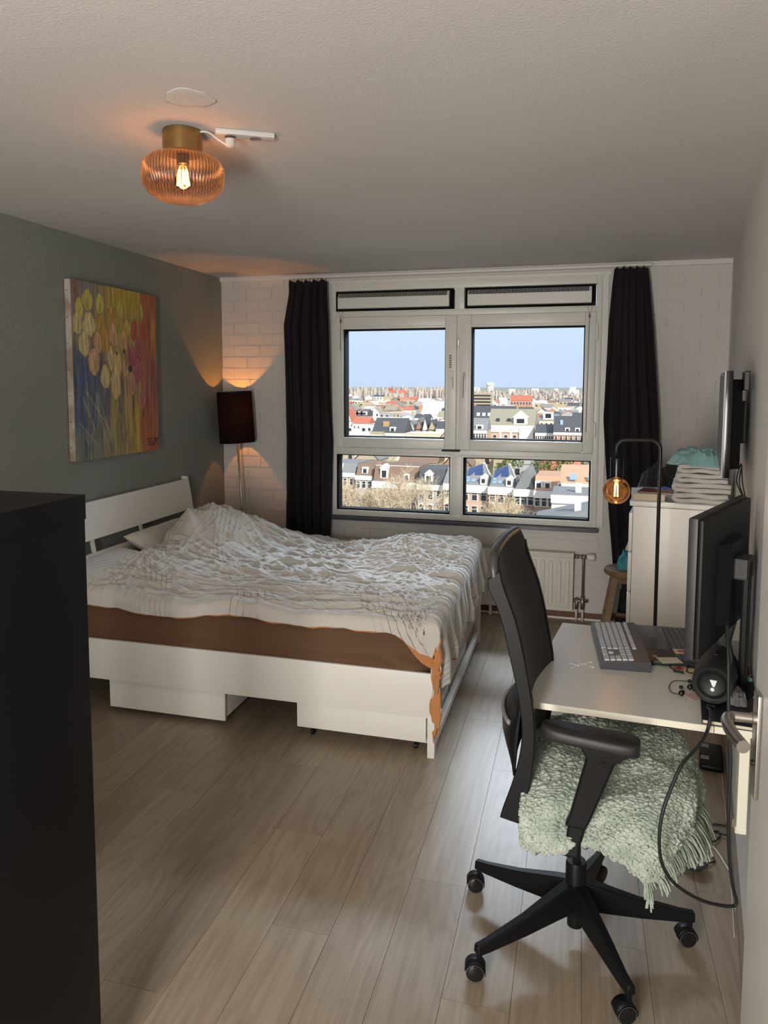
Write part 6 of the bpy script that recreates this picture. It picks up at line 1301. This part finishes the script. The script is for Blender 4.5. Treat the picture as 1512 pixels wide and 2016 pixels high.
# --- filler quarters: terraces of small houses between the landmarks
rc_ = random.Random(42); NL = len(PLACED); bands = [(200, 'first row behind the terrace'), (232, 'second row behind the terrace'), (262, 'third row behind the terrace'), (350, 'row behind the gable fronts'), (385, 'row under the office slab'), (465, 'row behind the office slab'), (500, 'mid-city row'), (545, 'next mid-city row'), (600, 'upper mid-city row'), (670, 'row before the school'), (750, 'row behind the school'), (840, 'far row of roofs'), (950, 'farther row of roofs'), (1080, 'last row before the treeline')]
for (D, where) in bands:
    x = px2x(655, D); xe = px2x(1165, D)
    while x < xe:
        big = D > 500; w_ = rc_.uniform(6, 12) if not big else rc_.uniform(7, 17); hh = rc_.uniform(8.5, 12.5) if D < 1000 else rc_.uniform(9, 14)
        pxm = CX+FPX*np.dot(np.array([x+w_/2, D, -20])-EYE, _r)/np.dot(np.array([x+w_/2, D, -20])-EYE, _f)
        if rc_.random() < (.30 if D < 300 else .12): x += w_*.7; continue
        wc = rc_.choice(['white', 'white', 'cream', 'tan', 'brown', 'red', 'white', 'grey'] if D > 300 else ['cream', 'tan', 'brown', 'white', 'tan', 'grey', 'red']); rc2 = rc_.choice(['dark', 'grey', 'white', 'brown', 'white', 'red', 'grey', 'dark', 'olive']); shape = rc_.choice(['flat', 'gable', 'front'])
        if shape == 'front' and w_ > 15: shape = 'flat'
        if any(a_-1 < x+w_ and x < b_1+1 and c_1-14 < D+14 and D-6 < d_1+6 for a_, b_1, c_1, d_1 in PLACED if abs(c_1-D) > 8 or w_ < 0) or any(a_-1 < x+w_ and x < b_1+1 and abs(c_1-D) <= 8 for a_, b_1, c_1, d_1 in PLACED[:NL]): x += 3; continue
        desc = {'flat': '%s flat roof', 'gable': '%s saddle roof', 'front': '%s gable-front roof'}[shape] % rc2
        pos = ('far left', 'left', 'middle', 'right', 'far right')[min(4, max(0, int(((pxm-676)/(880-676) if pxm < 900 else (pxm-925)/(1150-925))*5)))]+(', left panes' if pxm < 900 else ', right panes')
        lab = '%s building, %s, %s, %s' % (wc, desc, where, pos)
        b_ = Bld('city_building', lab, x, x+w_, D+rc_.uniform(-6, 6), rc_.uniform(9, 12) if not big else rc_.uniform(10, 22), GZ+hh, wc, rc_.uniform(-.06, .06), 'city roofs, '+where)
        if shape == 'flat': b_.flat(rc2, .4)
        elif shape == 'gable': b_.gable_x(rc2, rc_.uniform(2.2, 3.8))
        else: b_.gable_y(rc2, rc_.uniform(2.8, 4.5))
        if D < 620: b_.gwin(1 if D > 400 else 2, max(2, int(w_/3.2)), 1.2, 1.7, z1=GZ+hh-3.0, frame=False)
        elif rc_.random() < .6: b_.gwin(1, max(2, int(w_/4)), 2.0, 1.6, z1=GZ+hh-3.2, frame=False)
        if rc_.random() < .5: b_.chimney(rc_.uniform(.2, .7)*w_, 4, GZ+hh+.2, rc_.uniform(1.5, 3.0), 1.0, wfr if rc_.random() < .5 else WC['brown'])
        x += w_+(0 if rc_.random() < .6 else rc_.uniform(1, 8))
# --- trees
bark = cmatl('sunlit bare bark', (.60, .50, .36)); ivy_m = cmatl('evergreen foliage', (.10, .17, .05), var=(.6, (.22, .28, .08), 5))
def bare_tree(x, y, hgt_t, seed, lab, grp, zb=GZ, mt=bark, depth=6, fine=.032):
    rt = random.Random(seed); mb = MB()
    def br(p, d_, L_, r_, lv):
        q = p; n_ = 3 if lv > 2 else 2; P = [p]
        for _ in range(n_):
            d_ = d_+np.array([rt.gauss(0, .13), rt.gauss(0, .13), rt.gauss(.03, .08)]); d_ /= np.linalg.norm(d_); q = q+d_*L_/n_; P.append(q)
        mb.tube(P, [r_*(1-.35*i/n_) for i in range(n_+1)], 3 if lv < 4 else 5, cap=False)
        if lv <= 0: return
        for k_ in range(3 if lv < depth-1 else 4):
            a_1 = rt.uniform(0, 2*PI); sp_ = rt.uniform(.35, .85); u1, u2, _ = basis(d_); nd = d_*math.cos(sp_)+(u1*math.cos(a_1)+u2*math.sin(a_1))*math.sin(sp_); nd[2] += .12
            br(P[-1] if k_ < 2 else P[-2], nd/np.linalg.norm(nd), L_*rt.uniform(.62, .84), max(r_*.60, fine), lv-1)
    br(np.array([x, y, zb]), np.array([rt.gauss(0, .05), rt.gauss(0, .05), 1.]), hgt_t*.30, hgt_t*.018, depth)
    o = mb.build('bare_tree', mt, None, recalc=False); return tag(o, lab, 'tree', grp)
for k_, (px_, D, hh, lab) in enumerate(((676, 140, 15.5, 'bare tree at the left edge of the lower left pane'), (706, 136, 15, 'bare tree second from the left in the lower left pane'), (733, 144, 13, 'bare tree before the left end of the ornate house'), (833, 138, 17.5, 'tall bare tree before the dusky house, near the mullion'), (800, 150, 15, 'bare tree standing behind the tall one in the lower left pane'), (962, 128, 13.0, 'bare tree with a forked trunk before the solar panel houses'), (1018, 132, 14.5, 'bare tree before the brown brick house in the lower right pane'), (1062, 122, 12, 'bare tree beside the white flat block'), (1120, 150, 14, 'bare tree behind the orange roofed house'))):
    bare_tree(px2x(px_, D), D, hh, 50+k_, lab, 'bare street trees', depth=6)
for k_, (px_, D, hh) in enumerate(((690, 190, 14), (860, 185, 15), (1000, 190, 14), (1140, 178, 16), (760, 230, 14), (1080, 230, 15), (940, 225, 13), (700, 260, 14), (830, 262, 14))):
    bare_tree(px2x(px_, D), D, hh, 90+k_, ['bare tree behind the left end of the terrace', 'bare tree behind the cream terrace house', 'bare tree right behind the solar panel roofs', 'bare tree behind the orange tiled house at the right', 'bare tree rising behind the ornate white dormer', 'bare tree between the evergreens in the lower right pane', 'bare tree behind the roofs next to the mullion, right pane', 'far bare tree in the top left of the lower left pane', 'far bare tree behind the dusky round-dormer house'][k_], 'bare trees behind the terrace', depth=5, fine=.03)
def leafy(x, y, z, r_, seed, lab, grp, mt=ivy_m):
    rt = random.Random(seed); mb = MB()
    for _ in range(420):
        a_1 = rt.uniform(0, 2*PI); b_1 = math.acos(rt.uniform(-.6, 1)); rr = r_*rt.uniform(.7, 1.05)*(1+.2*math.sin(3*a_1+seed)); c0 = np.array([x+rr*math.sin(b_1)*math.cos(a_1), y+rr*math.sin(b_1)*math.sin(a_1), z+rr*.8*math.cos(b_1)]); s_ = r_*.12
        d1 = np.array([rt.gauss(0, 1) for _ in range(3)]); d1 /= np.linalg.norm(d1); d2 = np.cross(d1, [rt.random(), .3, rt.random()]); d2 /= np.linalg.norm(d2); mb.add([c0-d1*s_, c0+d2*s_*.6, c0+d1*s_, c0-d2*s_*.6], [(0, 1, 2, 3)])
    t_ = thing('evergreen_tree', lab, 'tree', (x, y, GZ), grp); MB().tube([(x, y, GZ), (x, y, z)], [.3, .2], 6).build('trunk', bark, t_); mb.build('foliage', mt, t_, recalc=False, kind='stuff')
for k_, (px_, py, D, r_, lab) in enumerate(((1008, 912, 190, 2.6, 'evergreen tree above the solar panel roofs'), (1098, 915, 185, 3.4, 'broad evergreen tree left of the orange roof'), (1062, 918, 196, 2.4, 'small evergreen tree between the two larger ones'), (990, 922, 200, 2.0, 'low evergreen bush beside the dark steep roof'), (1134, 914, 205, 2.4, 'evergreen tree at the right edge behind the orange roof'))):
    p_ = aty(px_, py, D); leafy(p_[0], D, p_[2], r_, 70+k_, lab, 'evergreens behind the terrace')
# treeline on the horizon: nobody could count it
tlm = cmatl('winter treeline', (.34, .29, .26), var=(.03, (.46, .40, .35), 3)); mb = MB(); rt = random.Random(9)
for D in (1180, 1300, 1450, 1650, 1900, 2200):
    x = px2x(650, D)-20; xe = px2x(1170, D)+20
    while x < xe:
        pxx = 650+520*(x-px2x(650, D))/(px2x(1170, D)-px2x(650, D)); tall = 26 if pxx < 905 else 17
        h2 = tall*rt.uniform(.65, 1.1)*(D/1300)**.25; w_ = rt.uniform(2.5, 6); c0 = np.array([x, D+rt.uniform(-30, 30), GZ])
        V = [c0+np.array([w_*math.cos(a_1)*f_, w_*math.sin(a_1)*f_, h2*g_]) for f_, g_ in ((.3, 0), (1, .45), (.7, .8)) for a_1 in (0, PI/2, PI, 3*PI/2)]+[c0+np.array([0, 0, h2])]
        F = [(4*i+j, 4*i+(j+1) % 4, 4*i+4+(j+1) % 4, 4*i+4+j) for i in range(2) for j in range(4)]+[(8+j, 8+(j+1) % 4, 12) for j in range(4)]
        mb.add(V, F); x += rt.uniform(2, 7) if rt.random() < .8 else rt.uniform(8, 30)
tag(mb.build('treeline', tlm, None, recalc=False), 'brownish winter treeline along the horizon', 'trees', kind='stuff')
